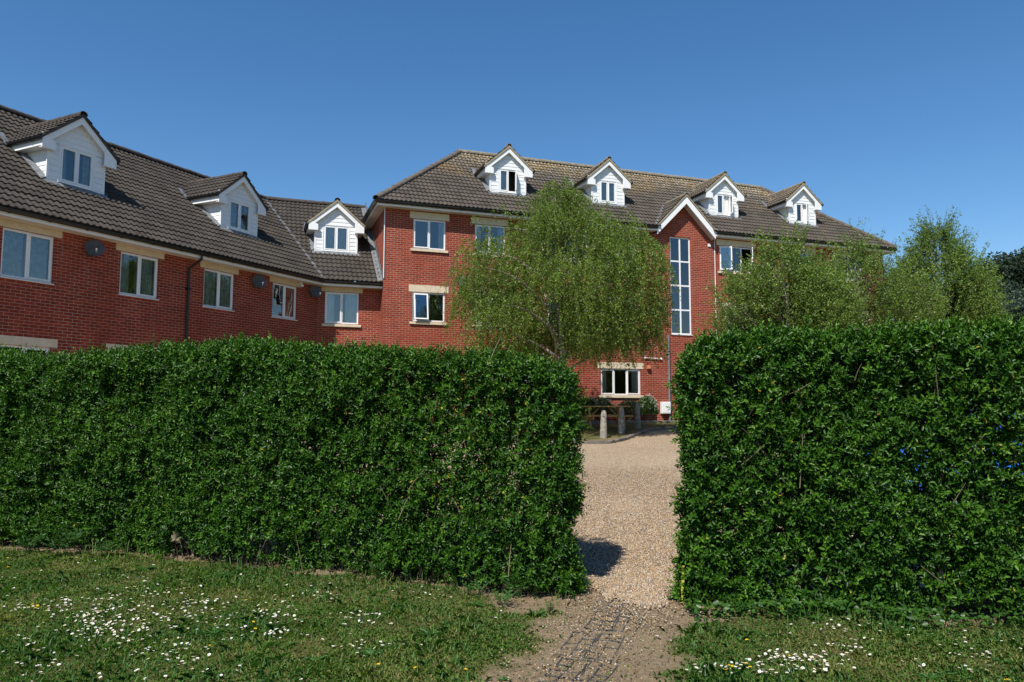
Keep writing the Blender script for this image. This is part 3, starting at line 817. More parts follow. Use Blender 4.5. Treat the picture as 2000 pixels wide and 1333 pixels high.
ridge_tiles('ridge_tiles', MT['ridge2'], roofw, FK, (UL-TT*HL, HL, ZRL+.02), (-.02, HL, ZRL+.02), r=.13)
va = MB()                                                         # lead valley between the two slopes
P0 = (-el*TT, -el, ZFL+.24); P1 = (HL*TT, HL, ZRL+.04)
va.quad((P0[0]-.07, P0[1], P0[2]+.0), (P0[0]+.05, P0[1]-.03, P0[2]), (P1[0]+.05, P1[1]-.03, P1[2]), (P1[0]-.07, P1[1], P1[2]))
va.obj('valley', MT['lead'], roofw, FL)
sf = MB(); m = 14                                                 # stepped flashing against the block
for i in range(m):
    v_a = -el+(HL+el)*i/m; v_b = -el+(HL+el)*(i+1)/m+.01
    sf.quad((-.19, v_a, rz_wing(v_a)+.055), (-.012, v_a, rz_wing(v_a)+.075), (-.012, v_b, rz_wing(v_b)+.075), (-.19, v_b, rz_wing(v_b)+.055))
    if v_a > -VL+.01: sf.quad((-.012, v_a, rz_wing(v_a)+.07), (-.012, v_a, rz_wing(v_b)+.20), (-.012, v_b, rz_wing(v_b)+.20), (-.012, v_b, rz_wing(v_b)+.07))
sf.obj('flashing', MT['lead'], roofw, FK)
fm = MB(); sm = MB(); gm = MB(); cx = -OL*TT
fm.prism([(S0-.2, -OL, ZFL), (cx, -OL, ZFL), (cx-.008, -OL+.02, ZFL), (S0-.2, -OL+.02, ZFL)], (0, 0, .17))
sm.box((S0-.2, -OL+.02, ZFL+.005), (.02, 0, ZFL+.015))
gutter_mesh(gm, (S0-.2, -OL-.06, ZFL+.16), (-(OL+.06)*TT-.0, -OL-.06, ZFL+.16))
fm.obj('fascia', MT['white'], wing, FL); sm.obj('soffit', MT['soffit'], wing, FL); gm.obj('gutter', MT['gutter'], wing, FL, smooth=True)
fm = MB(); sm = MB(); gm = MB(); cx = UL+OL*TT
fm.prism([(cx, -OL, ZFL), (.0, -OL, ZFL), (.0, -OL+.02, ZFL), (cx-.008, -OL+.02, ZFL)], (0, 0, .17))
sm.box((UL, -OL+.02, ZFL+.009), (.0, 0, ZFL+.018))
gutter_mesh(gm, (UL+(OL+.06)*TT, -OL-.06, ZFL+.16), (.03, -OL-.06, ZFL+.16))
fm.obj('fascia', MT['white'], wing, FK); sm.obj('soffit', MT['soffit'], wing, FK); gm.obj('gutter', MT['gutter'], wing, FK, smooth=True)
kw = dict(slope=SLL, w=1.50, rise=1.89, eave=1.02, wo=(.91, .94, .08), roofz=rz_wing, tile='tile2')
dormer(wing, FL, WD[0], VFL, zb=ZBL, vergem='ridge2', cmat='curtain2', curt=[(.0, .25), (.75, 1)], **kw)
dormer(wing, FL, WD[1], VFL, zb=ZBL, vergem='ridge2', cmat='curtain2', curt=[(0, .42), (.85, 1)], **kw)
dormer(wing, FK, -1.5, 1.10, zb=ZBL-.02, curt=[(.05, .42), (.58, .95)], **kw)
dp = MB(); ys = -.07
dp.tube([(-5.33, -OL-.06, ZFL+.12), (-5.33, -OL-.06, ZFL-.03), (-5.36, -OL*.55, ZFL-.16), (-5.42, ys, ZFL-.28), (-5.42, ys, ZFL-.42), (-5.42, ys, GZ)], .038)
for z in (3.2, 1.6, .2): dp.box((-5.48, ys-.045, z), (-5.36, 0, z+.06))
dp.obj('downpipe', MT['gutter'], wing, FL, smooth=True)

def sat_dish(M, u, z, label, tilt=18, turn=-26):
    D = M @ Matrix.Translation((u, -.02, z))
    t = empty('satellite_dish', D, label, 'satellite dish', 'satellite dishes on the brick walls')
    b = MB(); b.box((-.04, -.02, -.09), (.04, .02, .09)); b.tube([(0, 0, 0), (0, -.14, 0), (0, -.16, .10)], .018); b.obj('bracket', MT['dish'], t, D)
    Q = D @ Matrix.Translation((0, -.20, .08)) @ Matrix.Rotation(R(turn), 4, 'Z') @ Matrix.Rotation(R(90-tilt), 4, 'X')
    d = MB(); K = 24; prof = []
    for i in range(6):
        r = i/5; prof.append((r*.225, r*r*.042))
    full = prof + [(r+.004, z_-.006) for r, z_ in prof[::-1]]
    d.lathe((0, 0, 0), full[:6], K); d.lathe((0, 0, -.008), full[:6], K)
    d.obj('reflector', MT['dish'], t, Q, smooth=True)
    a = MB(); a.tube([(0, -.02, -.01), (0, -.27, .06), (0, -.22, .30)], .011); a.obj('arm', MT['dish'], t, Q)
    l = MB(); l.tube([(0, -.24, .27), (0, -.19, .32)], .017); l.tube([(0, -.20, .30), (0, -.16, .288)], .022); l.obj('receiver', MT['greypipe'], t, Q, smooth=True)
    return t
sat_dish(FL, -8.35, 3.72, 'dark oval satellite dish between the two leftmost windows of the lower wing')
sat_dish(FL, -2.92, 3.72, 'dark satellite dish under the eaves left of the small brown-blind window')
sat_dish(FL, -.34, 3.76, 'dark satellite dish in the inner corner beside the curtained link window', turn=-20)
sat_dish(FM, 2.80, 4.35, 'grey satellite dish on the tall block half hidden by the weeping birch', turn=-12)
D = FL @ Matrix.Translation((-.92, -.10, ZFL-.06))
t = empty('security_light', D, 'small white security light under the eaves near the inner corner', 'security light')
b = MB(); b.box((-.04, -.03, -.02), (.04, .05, .06)); b.obj('mount', MT['white'], t, D)
b = MB(); b.lathe((0, -.05, -.10), [(.02, 0), (.055, .01), (.055, .07), (.02, .085)], 12); b.obj('lamp_head', MT['lampglass'], t, D, smooth=True)


# ------------------------------------------------------------------ ground
def gz(x, y):
    y = np.asarray(y, float); x = np.asarray(x, float)
    return np.clip((y-6.0)*.0409, 0, GB)
def path_mid(y): return .28 + .42*(y-4.3)                            # centre line of the worn track
def earth_mask(x, y):
    """1 on the worn earth of the track, 0 on the grass"""
    n = (vn(x*2.2+9, y*2.2+3, 1)-.5)*.42 + (vn(x*7, y*7, 2)-.5)*.20 + (vn(x*17, y*17, 5)-.5)*.10
    half = .44 + .05*(y-4.3)
    track = half - np.abs(x-path_mid(y)) + n
    gate = .62 - np.hypot((x-1.0)*.62, (y-6.1)*1.15) + n*.7
    yf = np.where(x < .9, yl_front(x), yr_front(x))
    under = .0 - (yf - y) + n*.6
    under = np.where(x > 1.3, under-.10, under); under = np.where(y > yf+3, -1, under)
    return np.clip(np.maximum(np.maximum(track, gate), under)/.13+.5, 0, 1)
LH = [(-14, 9.8), (-9, 8.75), (-5.3, 7.72), (-3.24, 7.22), (-1.36, 6.62), (.4, 6.03), (.9, 5.9)]
RH = [(1.0, 5.86), (1.33, 5.78), (3.64, 5.42), (7.5, 4.95), (12, 4.5)]
def yl_front(x): return np.interp(x, [p[0] for p in LH], [p[1] for p in LH])
def yr_front(x): return np.interp(x, [p[0] for p in RH], [p[1] for p in RH])

def grid_mesh(name, xs, ys, zf, mat, keep=None, attrs=None, parent=None):
    X, Y = np.meshgrid(xs, ys); Z = zf(X, Y)
    V = np.stack([X, Y, Z], -1).reshape(-1, 3); nx, ny = len(xs), len(ys)
    i, j = np.meshgrid(np.arange(nx-1), np.arange(ny-1)); a = (j*nx+i).ravel()
    F = np.stack([a, a+1, a+nx+1, a+nx], 1)
    if keep is not None:
        c = V[F].mean(1); F = F[keep(c[:, 0], c[:, 1])]
    me = bpy.data.meshes.new(name); me.vertices.add(len(V)); me.vertices.foreach_set('co', V.astype(np.float32).ravel())
    me.loops.add(F.size); me.loops.foreach_set('vertex_index', F.astype(np.int32).ravel())
    me.polygons.add(len(F)); me.polygons.foreach_set('loop_start', np.arange(0, F.size, 4, dtype=np.int32))
    me.materials.append(mat); me.update(calc_edges=True)
    me.polygons.foreach_set('use_smooth', np.ones(len(F), dtype=bool))
    if attrs:
        for k, fn in attrs.items():
            at_ = me.attributes.new(k, 'FLOAT', 'POINT'); at_.data.foreach_set('value', fn(V[:, 0], V[:, 1]).astype(np.float32))
    o = bpy.data.objects.new(name, me); return link(o, parent)

def ground_material():
    m, nt, out = newmat('lawn_soil'); co = objco(nt)
    at = N(nt, 'ShaderNodeAttribute', attribute_name='earth')
    n1 = noise(nt, co, 1.6, 6); n2 = noise(nt, co, 30, 6, .75); n3 = noise(nt, co, 120, 3, .8)
    g = mixc(nt, maprange(nt, n1.outputs[0], .35, .65), (.055, .075, .020), (.15, .13, .048))
    g = mixc(nt, maprange(nt, n2.outputs[0], .4, .7, 0, .6), g, (.16, .125, .055))
    e = mixc(nt, maprange(nt, n2.outputs[0], .35, .65), (.21, .15, .09), (.34, .26, .165))
    e = mixc(nt, maprange(nt, n3.outputs[0], .55, .75, 0, .5), e, (.12, .075, .045))
    c = mixc(nt, at.outputs['Fac'], g, e)
    p = principled(nt, out, c, .95, .1)
    hh = math_(nt, 'ADD', n2.outputs[0], math_(nt, 'MULTIPLY', n3.outputs[0], .5))
    bump(nt, p, hh, .9, .02)
    return m
def gravel_material():
    m, nt, out = newmat('pea_gravel'); co = objco(nt)
    def layer(scale):
        v = N(nt, 'ShaderNodeTexVoronoi', feature='F1'); v.inputs['Scale'].default_value = scale; nt.links.new(co, v.inputs['Vector'])
        return v
    v = layer(38); v2 = layer(70)
    s = N(nt, 'ShaderNodeSeparateColor'); nt.links.new(v.outputs['Color'], s.inputs[0])
    stops = [(0, (.24, .165, .09)), (.18, (.35, .255, .155)), (.36, (.42, .32, .21)), (.52, (.50, .40, .29)), (.66, (.28, .19, .11)), (.78, (.14, .125, .115)), (.86, (.56, .49, .40)), (.94, (.33, .21, .11))]
    rp = ramp(nt, stops, 'CONSTANT'); nt.links.new(s.outputs[0], rp.inputs[0])
    s2_ = N(nt, 'ShaderNodeSeparateColor'); nt.links.new(v2.outputs['Color'], s2_.inputs[0])
    rp2 = ramp(nt, stops, 'CONSTANT'); nt.links.new(s2_.outputs[0], rp2.inputs[0])
    c = mixc(nt, maprange(nt, v.outputs['Distance'], .40, .52), rp.outputs[0], rp2.outputs[0])
    n = noise(nt, co, .5, 4); c = mixc(nt, maprange(nt, n.outputs[0], .35, .7, 0, .3), c, (.22, .15, .09))
    p = principled(nt, out, c, .8, .25)
    h = math_(nt, 'ADD', math_(nt, 'MULTIPLY', v.outputs['Distance'], -1.0), math_(nt, 'MULTIPLY', v2.outputs['Distance'], -.4))
    bump(nt, p, h, 1.0, .014)
    return m
M_SOIL = ground_material(); M_GRAVEL = gravel_material()

def zlawn(x, y): return gz(x, y) + (vn(x*1.3, y*1.3, 3)-.5)*.05 + (vn(x*6, y*6, 4)-.5)*.018 - .02*earth_mask(x, y)
# one sheet for the whole terrain, fine near the camera
xs = np.concatenate([np.linspace(-400, -12, 40)[:-1], np.linspace(-12, -7, 40)[:-1], np.linspace(-7, 7, 260)[:-1], np.linspace(7, 12, 40)[:-1], np.linspace(12, 400, 40)])
ys = np.concatenate([np.linspace(-300, 0, 30)[:-1], np.linspace(0, 3.5, 20)[:-1], np.linspace(3.5, 8, 110)[:-1], np.linspace(8, 30, 60)[:-1], np.linspace(30, 600, 60)])
def zground(x, y):
    f = np.clip((9.0-y)/2.0, 0, 1)*np.clip((y-1)/2.0, 0, 1)
    return gz(x, y) + f*(zlawn(x, y)-gz(x, y)) - .02*np.clip((y-7.5)/1.0, 0, 1)
g = grid_mesh('ground', xs, ys, zground, M_SOIL, attrs={'earth': earth_mask}); tag(g, kind='structure')
# gravel drive: from the gap in the hedge to the kerb
KERB = [(-14, 20.6), (-8, 20.2), (-3, 19.6), (0, 19.2), (1.99, 19.15), (2.55, 19.3), (3.05, 20.1), (3.62, 21.6), (4.25, 23.2), (4.95, 24.3), (6.2, 24.9), (9, 25.6), (14, 27), (20, 29)]
def kerb_y(x): return np.interp(x, [p[0] for p in KERB], [p[1] for p in KERB])
def gravel_start(x):
    hy = np.where(x < .75, yl_front(x)+.45, np.where(x > 1.25, yr_front(x)+.45, 6.0))
    return hy + (vn(x*6, x*0, 6)-.5)*.25 + (vn(x*23, x*0, 7)-.5)*.12
gx = np.concatenate([np.arange(-12, .2, .12), np.arange(.2, 1.8, .03), np.arange(1.8, 16, .12)]); gy_ = np.concatenate([np.arange(5.4, 9, .05), np.arange(9, 29, .16)])
g = grid_mesh('gravel_drive', gx, gy_, lambda x, y: gz(x, y)+.006+(vn(x*2, y*2, 5)-.5)*.012, M_GRAVEL,
              keep=lambda x, y: (y > gravel_start(x)) & (y < kerb_y(x)+.02)); tag(g, kind='structure')
# grass island behind the kerb
g = grid_mesh('lawn', np.arange(-14, 17, .25), np.arange(18, 29, .12), lambda x, y: gz(x, y)+.035+(vn(x*2, y*2, 2)-.5)*.03, M_SOIL,
              keep=lambda x, y: (y > kerb_y(x)+.05), attrs={'earth': lambda x, y: np.clip(.55-(y-kerb_y(x))*.35+(vn(x*3, y*3, 1)-.5)*.8, 0, 1)}); tag(g, kind='structure')
kb = MB()
pts = []
for (x0, y0), (x1, y1) in zip(KERB[:-1], KERB[1:]):
    n = max(1, int(math.hypot(x1-x0, y1-y0)/.12))
    for i in range(n): pts.append((x0+(x1-x0)*i/n, y0+(y1-y0)*i/n))
for (x, y), (x2, y2) in zip(pts[:-1], pts[1:]):
    t = Vector((x2-x, y2-y, 0)).normalized(); nn_ = Vector((-t.y, t.x, 0))
    if random.random() < .0: continue
    w = .12+random.uniform(-.02, .02); hgt = .075+random.uniform(-.015, .015); z = float(gz(x, y))-.05; z2 = float(gz(x2, y2))-.05
    A = Vector((x, y, z)); B = Vector((x2, y2, z2)) - t*.003
    kb.prism([A-nn_*.02, B-nn_*.02, B+nn_*w, A+nn_*w], (0, 0, hgt+.05))
o = kb.obj('kerb', MT['kerb']); tag(o, kind='structure')
# paved strip along the wall
ps = MB(); a_, b_ = FM @ Vector((2, -1.7, 0)), FM @ Vector((22, -1.7, 0)); c_, d_ = FM @ Vector((22, -.9, 0)), FM @ Vector((2, -.9, 0))
ps.prism([(p.x, p.y, GB-.05) for p in (a_, b_, c_, d_)], (0, 0, .11)); o = ps.obj('wall_path', MT['kerb']); tag(o, kind='structure')

# loose pebbles on the near gravel
def pebbles(name, n, xr, yr, size, cols_mat, cond):
    x = rng.uniform(*xr, n); y = yr[0] + (yr[1]-yr[0])*rng.random(n)**1.6
    k = cond(x, y); x, y = x[k], y[k]; n = len(x)
    s = rng.uniform(size[0], size[1], n)*(rng.random(n)*.5+.7)
    base = np.array([(1,0,0),(.3,.9,0),(-.8,.6,0),(-.8,-.6,0),(.3,-.9,0),(0,0,1),(0,0,-1)], float)
    V = base[None]*s[:, None, None]*np.stack([np.ones(n), rng.uniform(.6, 1, n), rng.uniform(.4, .75, n)], 1)[:, None, :]
    a = rng.uniform(0, 6.28, n); c_, s_ = np.cos(a), np.sin(a)
    Xr = V[..., 0]*c_[:, None]-V[..., 1]*s_[:, None]; Yr = V[..., 0]*s_[:, None]+V[..., 1]*c_[:, None]
    tl = rng.normal(size=n)*.35; Zr = V[..., 2] + Xr*tl[:, None]
    P = np.stack([Xr+x[:, None], Yr+y[:, None], Zr+(gz(x, y)+.010+s*.2)[:, None]], -1).reshape(-1, 3)
    F = [(0,1,5),(1,2,5),(2,3,5),(3,4,5),(4,0,5),(1,0,6),(2,1,6),(3,2,6),(4,3,6),(0,4,6)]
    o = np_mesh(name, P, 7, F, cols_mat, lv=rng.random(n), smooth=True); return tag(o, 'loose tan and grey pebbles lying on the gravel drive', 'gravel', kind='stuff')
m, nt, out = newmat('pebble'); at_ = N(nt, 'ShaderNodeAttribute', attribute_name='lv')
rp = ramp(nt, [(0, (.25, .17, .095)), (.15, (.36, .265, .165)), (.30, (.44, .345, .235)), (.45, (.30, .20, .11)), (.6, (.17, .15, .135)), (.72, (.50, .44, .36)), (.80, (.36, .24, .13)), (.94, (.11, .10, .10))], 'CONSTANT')
nt.links.new(at_.outputs['Fac'], rp.inputs[0]); principled(nt, out, rp.outputs[0], .7, .3)
M_PEB = m
pebbles('gravel', 210000, (.2, 3.2), (5.4, 15), (.006, .0130), M_PEB, lambda x, y: (y > gravel_start(x)-.12*rng.random(len(x))) & (x > .3) & (x/y < .26) & (rng.random(len(x)) < np.clip(1.75-(y-6)/5.0, 0, 1)))
o = pebbles('pebble_scatter', 42000, (-.3, 1.9), (4.0, 6.5), (.003, .010), M_PEB, lambda x, y: (np.abs(x-path_mid(y)) < .16+.42*rng.random(len(x))**1.5) & (rng.random(len(x)) < .12+.5*np.clip((y-4.6)/1.4, 0, 1)*vn(x*4, y*4, 3)+.6*np.clip((y-5.2)/.6, 0, 1)))
o['label'] = 'small stones strewn over the worn earth and mesh of the track'

# ------------------------------------------------------------------ camera, sky, sun
cam = bpy.data.cameras.new('camera'); co_ = bpy.data.objects.new('camera', cam); COL.objects.link(co_)
cam.sensor_width = 36; cam.lens = 1436.9/2000*36; cam.clip_end = 3000; cam.clip_start = .05
co_.matrix_basis = Matrix.Translation((0, 0, EYE)) @ Matrix.Rotation(R(90+4.9445), 4, 'X') @ Matrix.Rotation(R(-.1748)*-1, 4, 'Z')
S.camera = co_
SUN_EL = 52.0; sdx, sdy = -.42, -.908                              # horizontal direction towards the sun
w = bpy.data.worlds.new('World'); S.world = w; w.use_nodes = True
nt = w.node_tree; nt.nodes.clear(); out = nt.nodes.new('ShaderNodeOutputWorld')
sky = nt.nodes.new('ShaderNodeTexSky'); sky.sky_type = 'NISHITA'; sky.sun_disc = False
sky.sun_elevation = R(SUN_EL); sky.sun_rotation = math.atan2(sdx, sdy) % (2*math.pi)
sky.altitude = 0; sky.air_density = 1.0; sky.dust_density = .25; sky.ozone_density = 3.0
hs = nt.nodes.new('ShaderNodeHueSaturation'); hs.inputs['Saturation'].default_value = 1.25
bg = nt.nodes.new('ShaderNodeBackground'); bg.inputs[1].default_value = .108
nt.links.new(sky.outputs[0], hs.inputs['Color']); nt.links.new(hs.outputs[0], bg.inputs[0]); nt.links.new(bg.outputs[0], out.inputs[0])
sl = bpy.data.lights.new('sun', 'SUN'); sl.energy = 5.0; sl.angle = R(.53); sl.color = (1, .95, .87)
so_ = bpy.data.objects.new('sun', sl); COL.objects.link(so_)
ch = math.cos(R(SUN_EL)); hn = math.hypot(sdx, sdy)
to_sun = Vector((sdx/hn*ch, sdy/hn*ch, math.sin(R(SUN_EL))))
so_.rotation_euler = to_sun.to_track_quat('Z', 'Y').to_euler(); so_.location = (-8, -12, 20)
S.view_settings.view_transform = 'Standard'; S.view_settings.look = 'None'; S.view_settings.gamma = 1
S.view_settings.exposure = .35
S.render.engine = 'CYCLES'
S.cycles.transparent_max_bounces = 12; S.cycles.max_bounces = 8

# ------------------------------------------------------------------ hedges
def sprigs(P, Nn, K, llen, spl, up=.70, rnd=.45, wid=.46, lvb=0.0):
    """each sprig: K opposite pairs of leaves on a short twig that leans outward and up"""
    n = len(P)
    D = unit(Nn*.62 + np.array([0, 0, 1.0])*up*(.4+rng.random((n, 1))) + rng.normal(size=(n, 3))*rnd)
    A = unit(np.cross(D, rdir(n))); B = np.cross(D, A)
    L = rng.uniform(*spl, n)
    pos = []; dr = []; nr = []; ll = []; lv = []
    tone = np.clip(rng.normal(.42, .17, n) + lvb, 0, .9)
    for k in range(K):
        f = (k+.4)/K; S_ = A if k % 2 == 0 else B
        for sg in (-1, 1):
            j = rng.normal(size=(n, 3))*.18
            pos.append(P + D*(L*f)[:, None]); dr.append(unit(D*(.35+.45*f) + S_*sg*(1.0-.35*f) + j))
            nr.append(D + rng.normal(size=(n, 3))*.25); ll.append(rng.uniform(*llen, n)*(1-.35*f*f)); lv.append(np.clip(tone + .18*(f-.4) + rng.normal(size=n)*.06, 0, .93))
    pos.append(P+D*L[:, None]); dr.append(unit(D+rng.normal(size=(n, 3))*.2)); nr.append(A); ll.append(rng.uniform(*llen, n)*.6); lv.append(np.clip(tone+.2, 0, .93))
    pos = np.concatenate(pos); dr = np.concatenate(dr); nr = np.concatenate(nr); ll = np.concatenate(ll); lv = np.concatenate(lv)
    return pos, dr, nr, ll, ll*wid, lv

def hedge(name, label, fr, s0, s1, thick, ztop, dens, llen, gaps, tilt0=0.0, yell=.0015, zb0=-.03):
    T = empty(name, Matrix.Translation(((s0+s1)/2, float(fr((s0+s1)/2))+thick/2, 0)), label, 'hedge')
    Ls = s1-s0
    n0 = int(Ls*2.55*(thick+.2)*dens*13)
    s = rng.uniform(s0-.1, s1+.1, n0); w_ = rng.uniform(-.1, thick+.1, n0); z = rng.uniform(-.05, 2.45, n0)
    def sd(s, w_, z):
        zt = ztop(s); zm = zt/2; c = np.stack([s, w_, z], 1)
        ends = tilt0*w_
        lo = s0 + (ends if tilt0 > 0 else 0)
        hi = s1 + (ends if tilt0 < 0 else 0)*-1
        a = np.maximum(lo-s, s-hi); b = np.maximum(-w_, w_-thick); d = z-zt
        r = .17
        r = .24; q = np.stack([a+r, b+r, d+r], 1); qp = np.maximum(q, 0)
        return np.linalg.norm(qp, axis=1) + np.minimum(q.max(1), 0) - r, q
    disp = (vn(s*1.9+3, z*1.9+(w_ > thick/2)*20, 0)-.5)*.16 + (vn(s*5.5, z*5.5+w_*3, 1)-.5)*.09
    d, q = sd(s, w_, z)
    disp = disp*np.where(ztop(s)-z < .25, .5, 1.0)
    dd = d - disp
    zb = zb0 + .20*vn(s*2.6, w_*2, 2)*(vn(s*1.1, s*0+4, 3))
    ok = (dd < .0) & (dd > -.44) & (z > zb)
    ok &= (rng.random(n0) < np.where(dd > -.12, 1, .26))
    ok &= (rng.random(n0) < np.where(w_ > thick*.6, .42, 1))
    ok &= (dd < -.10) | (vn(s*9+3, z*9+w_*9, 6)*.6+vn(s*17, z*17+w_*9, 7)*.4 > .40)
    clump = vn(s*4.2+7, z*4.2+w_*2, 4)
    ok &= rng.random(n0) < np.clip(.5 + 1.4*clump, 0, 1)
    for (gs, gz_, rs, rzv, amt) in gaps:
        g_ = np.exp(-(((s-gs)/rs)**2 + ((z-gz_)/rzv)**2))*amt
        g_ = g_*np.clip(.3+1.4*vn(s*8, z*8, 6), 0, 1)
        ok &= rng.random(n0) > g_
    s, w_, z, q, dd = s[ok], w_[ok], z[ok], q[ok], dd[ok]
    mx = q.max(1, keepdims=True)
    g = np.exp((q-mx)*14); g /= g.sum(1, keepdims=True)
    sg_s = np.where(s < (s0+s1)/2, -1, 1); sg_w = np.where(w_ < thick/2, -1, 1)
    Nn = unit(np.stack([g[:, 0]*sg_s, g[:, 1]*sg_w, g[:, 2]], 1))
    P = np.stack([s, fr(s)+w_, z + gz(s, fr(s)+w_)], 1)
    P -= Nn*.05
    pos, dr, nr, ll, ww, lv = sprigs(P, Nn, 4, llen, (.07, .13), lvb=0)
    keep = rng.random(len(pos)) < .93; pos, dr, nr, ll, ww, lv = [a[keep] for a in (pos, dr, nr, ll, ww, lv)]
    yl = yell*(1+ sum(20*np.exp(-(((pos[:, 0]-g_[0])/g_[2]/1.3)**2+((pos[:, 2]-g_[1])/g_[3]/1.3)**2)) for g_ in gaps[:2]))
    lv[rng.random(len(lv)) < yl] = 1.0
    # shoots that stick out of the top
    m = int(Ls*16); ss = rng.uniform(s0+.05, s1-.05, m); wv = rng.uniform(0.05, thick, m)
    Pt = np.stack([ss, fr(ss)+wv, ztop(ss)-.08+gz(ss, fr(ss)+wv)+ (vn(ss*1.9+3, ztop(ss)*1.9, 0)-.5)*.12], 1)
    a2 = sprigs(Pt, np.tile([0, 0, 1.0], (m, 1)), 5, llen, (.10, .20), up=1.2, rnd=.22, lvb=.12)
    pos, dr, nr, ll, ww, lv = [np.concatenate([a, b]) for a, b in zip((pos, dr, nr, ll, ww, lv), a2)]
    V = leaves(pos, dr, nr, ll, ww)
    np_mesh('foliage', V, 6, LEAF_F, MT['hedge'], T, Matrix.Identity(4), lv=lv)
    # stems and twigs inside
    st = MB(); k = int(Ls/.16)
    for i in range(k):
        yw = random.uniform(.2, thick-.2); x = s0+.16+tilt0*yw+(Ls-.34-tilt0*yw)*i/k+random.uniform(-.03, .03)
        y = float(fr(x))+yw; z0_ = float(gz(x, y)); zt = float(ztop(np.array([x]))[0])
        pts = [Vector((x, y, z0_-.03))]; dx, dy = (random.uniform(-.2, .2) if 2 < i < k-3 else 0), random.uniform(-.1, .1)
        for j in range(1, 7): pts.append(Vector((x+dx*j/6+random.uniform(-.03, .03), y+dy*j/6+random.uniform(-.03, .03), z0_+(zt-.15)*j/6)))
        r = random.uniform(.009, .024); st.tube(pts, [r*(1-.75*j/6) for j in range(7)], 5, cap=False)
        for b in range(9 if 2 < i < k-3 else 4):
            j = random.randint(1, 5); p = pts[j]; d_ = Vector((random.uniform(-.22, .22), random.uniform(-.35, .35), random.uniform(.10, .35)))
            st.tube([p, p+d_*.5+Vector((0, 0, -.02)), p+d_], [.006, .0045, .002], 4, cap=False)
    for b in range(int(Ls*5)):
        x = random.uniform(s0+.3, s1-.1); g_ = random.choice(gaps)
        z_ = random.uniform(.15, float(ztop(np.array([x]))[0])-.15)
        if random.random() < .9: x, z_ = random.gauss(g_[0], g_[2]*.9), random.gauss(g_[1], g_[3]*.8)
        x = min(max(x, s0+.25), s1-.12); y = float(fr(x))+random.uniform(.02, .14); p = Vector((x, y, max(.08, z_)+float(gz(x, y))))
        d_ = Vector((random.uniform(-.10, .10), random.uniform(-.10, .02), random.uniform(.04, .22)))
        st.tube([p-d_, p+Vector((random.uniform(-.01, .01), 0, 0)), p+d_], [.0045, .0035, .002], 4, cap=False)
    st.obj('stem', MT['bark'], T)
    return len(pos)
zt_l = lambda s: np.interp(s, [-9, -5.3, -3.6, -2.9, -1.4, -.25, .26, .63], [1.98, 1.97, 2.03, 2.10, 2.02, 1.96, 1.93, 1.86]) + (vn(s*2.2, s*0, 5)-.5)*.05
zt_r = lambda s: np.interp(s, [1.15, 1.35, 1.6, 2.4, 3.6, 8], [1.82, 1.97, 2.05, 2.12, 2.19, 2.20]) + (vn(s*2.2+5, s*0, 5)-.5)*.05
n1 = hedge('privet_hedge', 'long clipped green hedge on the left, running from the picture edge to the gap', yl_front, -6.9, .59, .90, zt_l, 1120, (.033, .050),
      [(-.62, .95, .18, .26, .52), (-.10, 1.45, .30, .30, .2), (-.35, .35, .35, .20, .35), (-2.35, .15, .3, .16, .9), (-.2, .9, .4, .35, .3), (-3.2, .12, .35, .16, .9), (-1.5, .10, .3, .14, .7)], tilt0=.0)
n2 = hedge('privet_hedge', 'thinner clipped green hedge right of the gap, with a blue car showing through it', yr_front, 1.285, 5.2, .90, zt_r, 920, (.038, .062),
      [(3.85, 1.40, .22, .20, .80), (3.95, 1.05, .2, .15, .5), (2.25, 1.12, .25, .08, .4), (1.75, 1.1, .2, .30, .25), (2.6, 1.8, .5, .15, .25), (2.2, .20, .3, .16, .6), (3.1, .2, .3, .14, .6)], tilt0=.22, yell=.0025)

# ------------------------------------------------------------------ lawn: grass, weeds, daisies
def frustum(x, y, m=.35): return (np.abs(x) < y*.70+m)
def blades(n, xr, yr, h, cond, mat, name, label, cat, parent=None, wd=(.0022, .005), bend=.5, dens=None):
    x = rng.uniform(*xr, n); y = yr[0]+(yr[1]-yr[0])*rng.random(n)**1.25
    k = cond(x, y); x, y = x[k], y[k]; n = len(x)
    tuft = vn(x*3.1, y*3.1, 1)*.6 + vn(x*9, y*9, 2)*.5
    H = rng.uniform(*h, n)*(.45+tuft); a = rng.uniform(0, 6.283, n); w_ = rng.uniform(*wd, n)
    lean = rng.uniform(.1, 1.0, n)*bend
    dx, dy = np.cos(a), np.sin(a); b = a+1.57+rng.normal(size=n)*.3; sx, sy = np.cos(b), np.sin(b)
    z = zground(x, y); o = np.zeros(n)
    B = np.stack([x, y, z-.004], 1); Sd = np.stack([sx, sy, o], 1)*w_[:, None]; D_ = np.stack([dx, dy, o], 1)
    Mi = B + D_*(H*lean*.35)[:, None] + np.stack([o, o, H*.62], 1)
    Ti = B + D_*(H*lean*1.0)[:, None] + np.stack([o, o, H*(1-.35*lean)], 1)
    V = np.stack([B-Sd, B+Sd, Mi+Sd*.7, Ti, Mi-Sd*.7], 1).reshape(-1, 3)
    dry = vn(x*1.7+4, y*1.7, 3)*.5+vn(x*6, y*6, 6)*.6
    lv = np.clip(rng.random(n)*.55 + (dry-.35)*.75, 0, .93)
    ob = np_mesh(name, V, 5, [(0, 1, 2, 3, 4)], mat, parent, lv=lv)
    return tag(ob, label, cat, kind='stuff')
cl = lambda x, y: frustum(x, y) & (y < np.where(x < .9, yl_front(x), yr_front(x))+.12) & (rng.random(len(x)) < (1-earth_mask(x, y))**1.4+.035)
blades(300000, (-6.2, 6), (3.9, 8.4), (.012, .034), cl, MT['grassm'], 'grass', 'short green and straw-coloured grass of the near lawn', 'grass', bend=1.5)
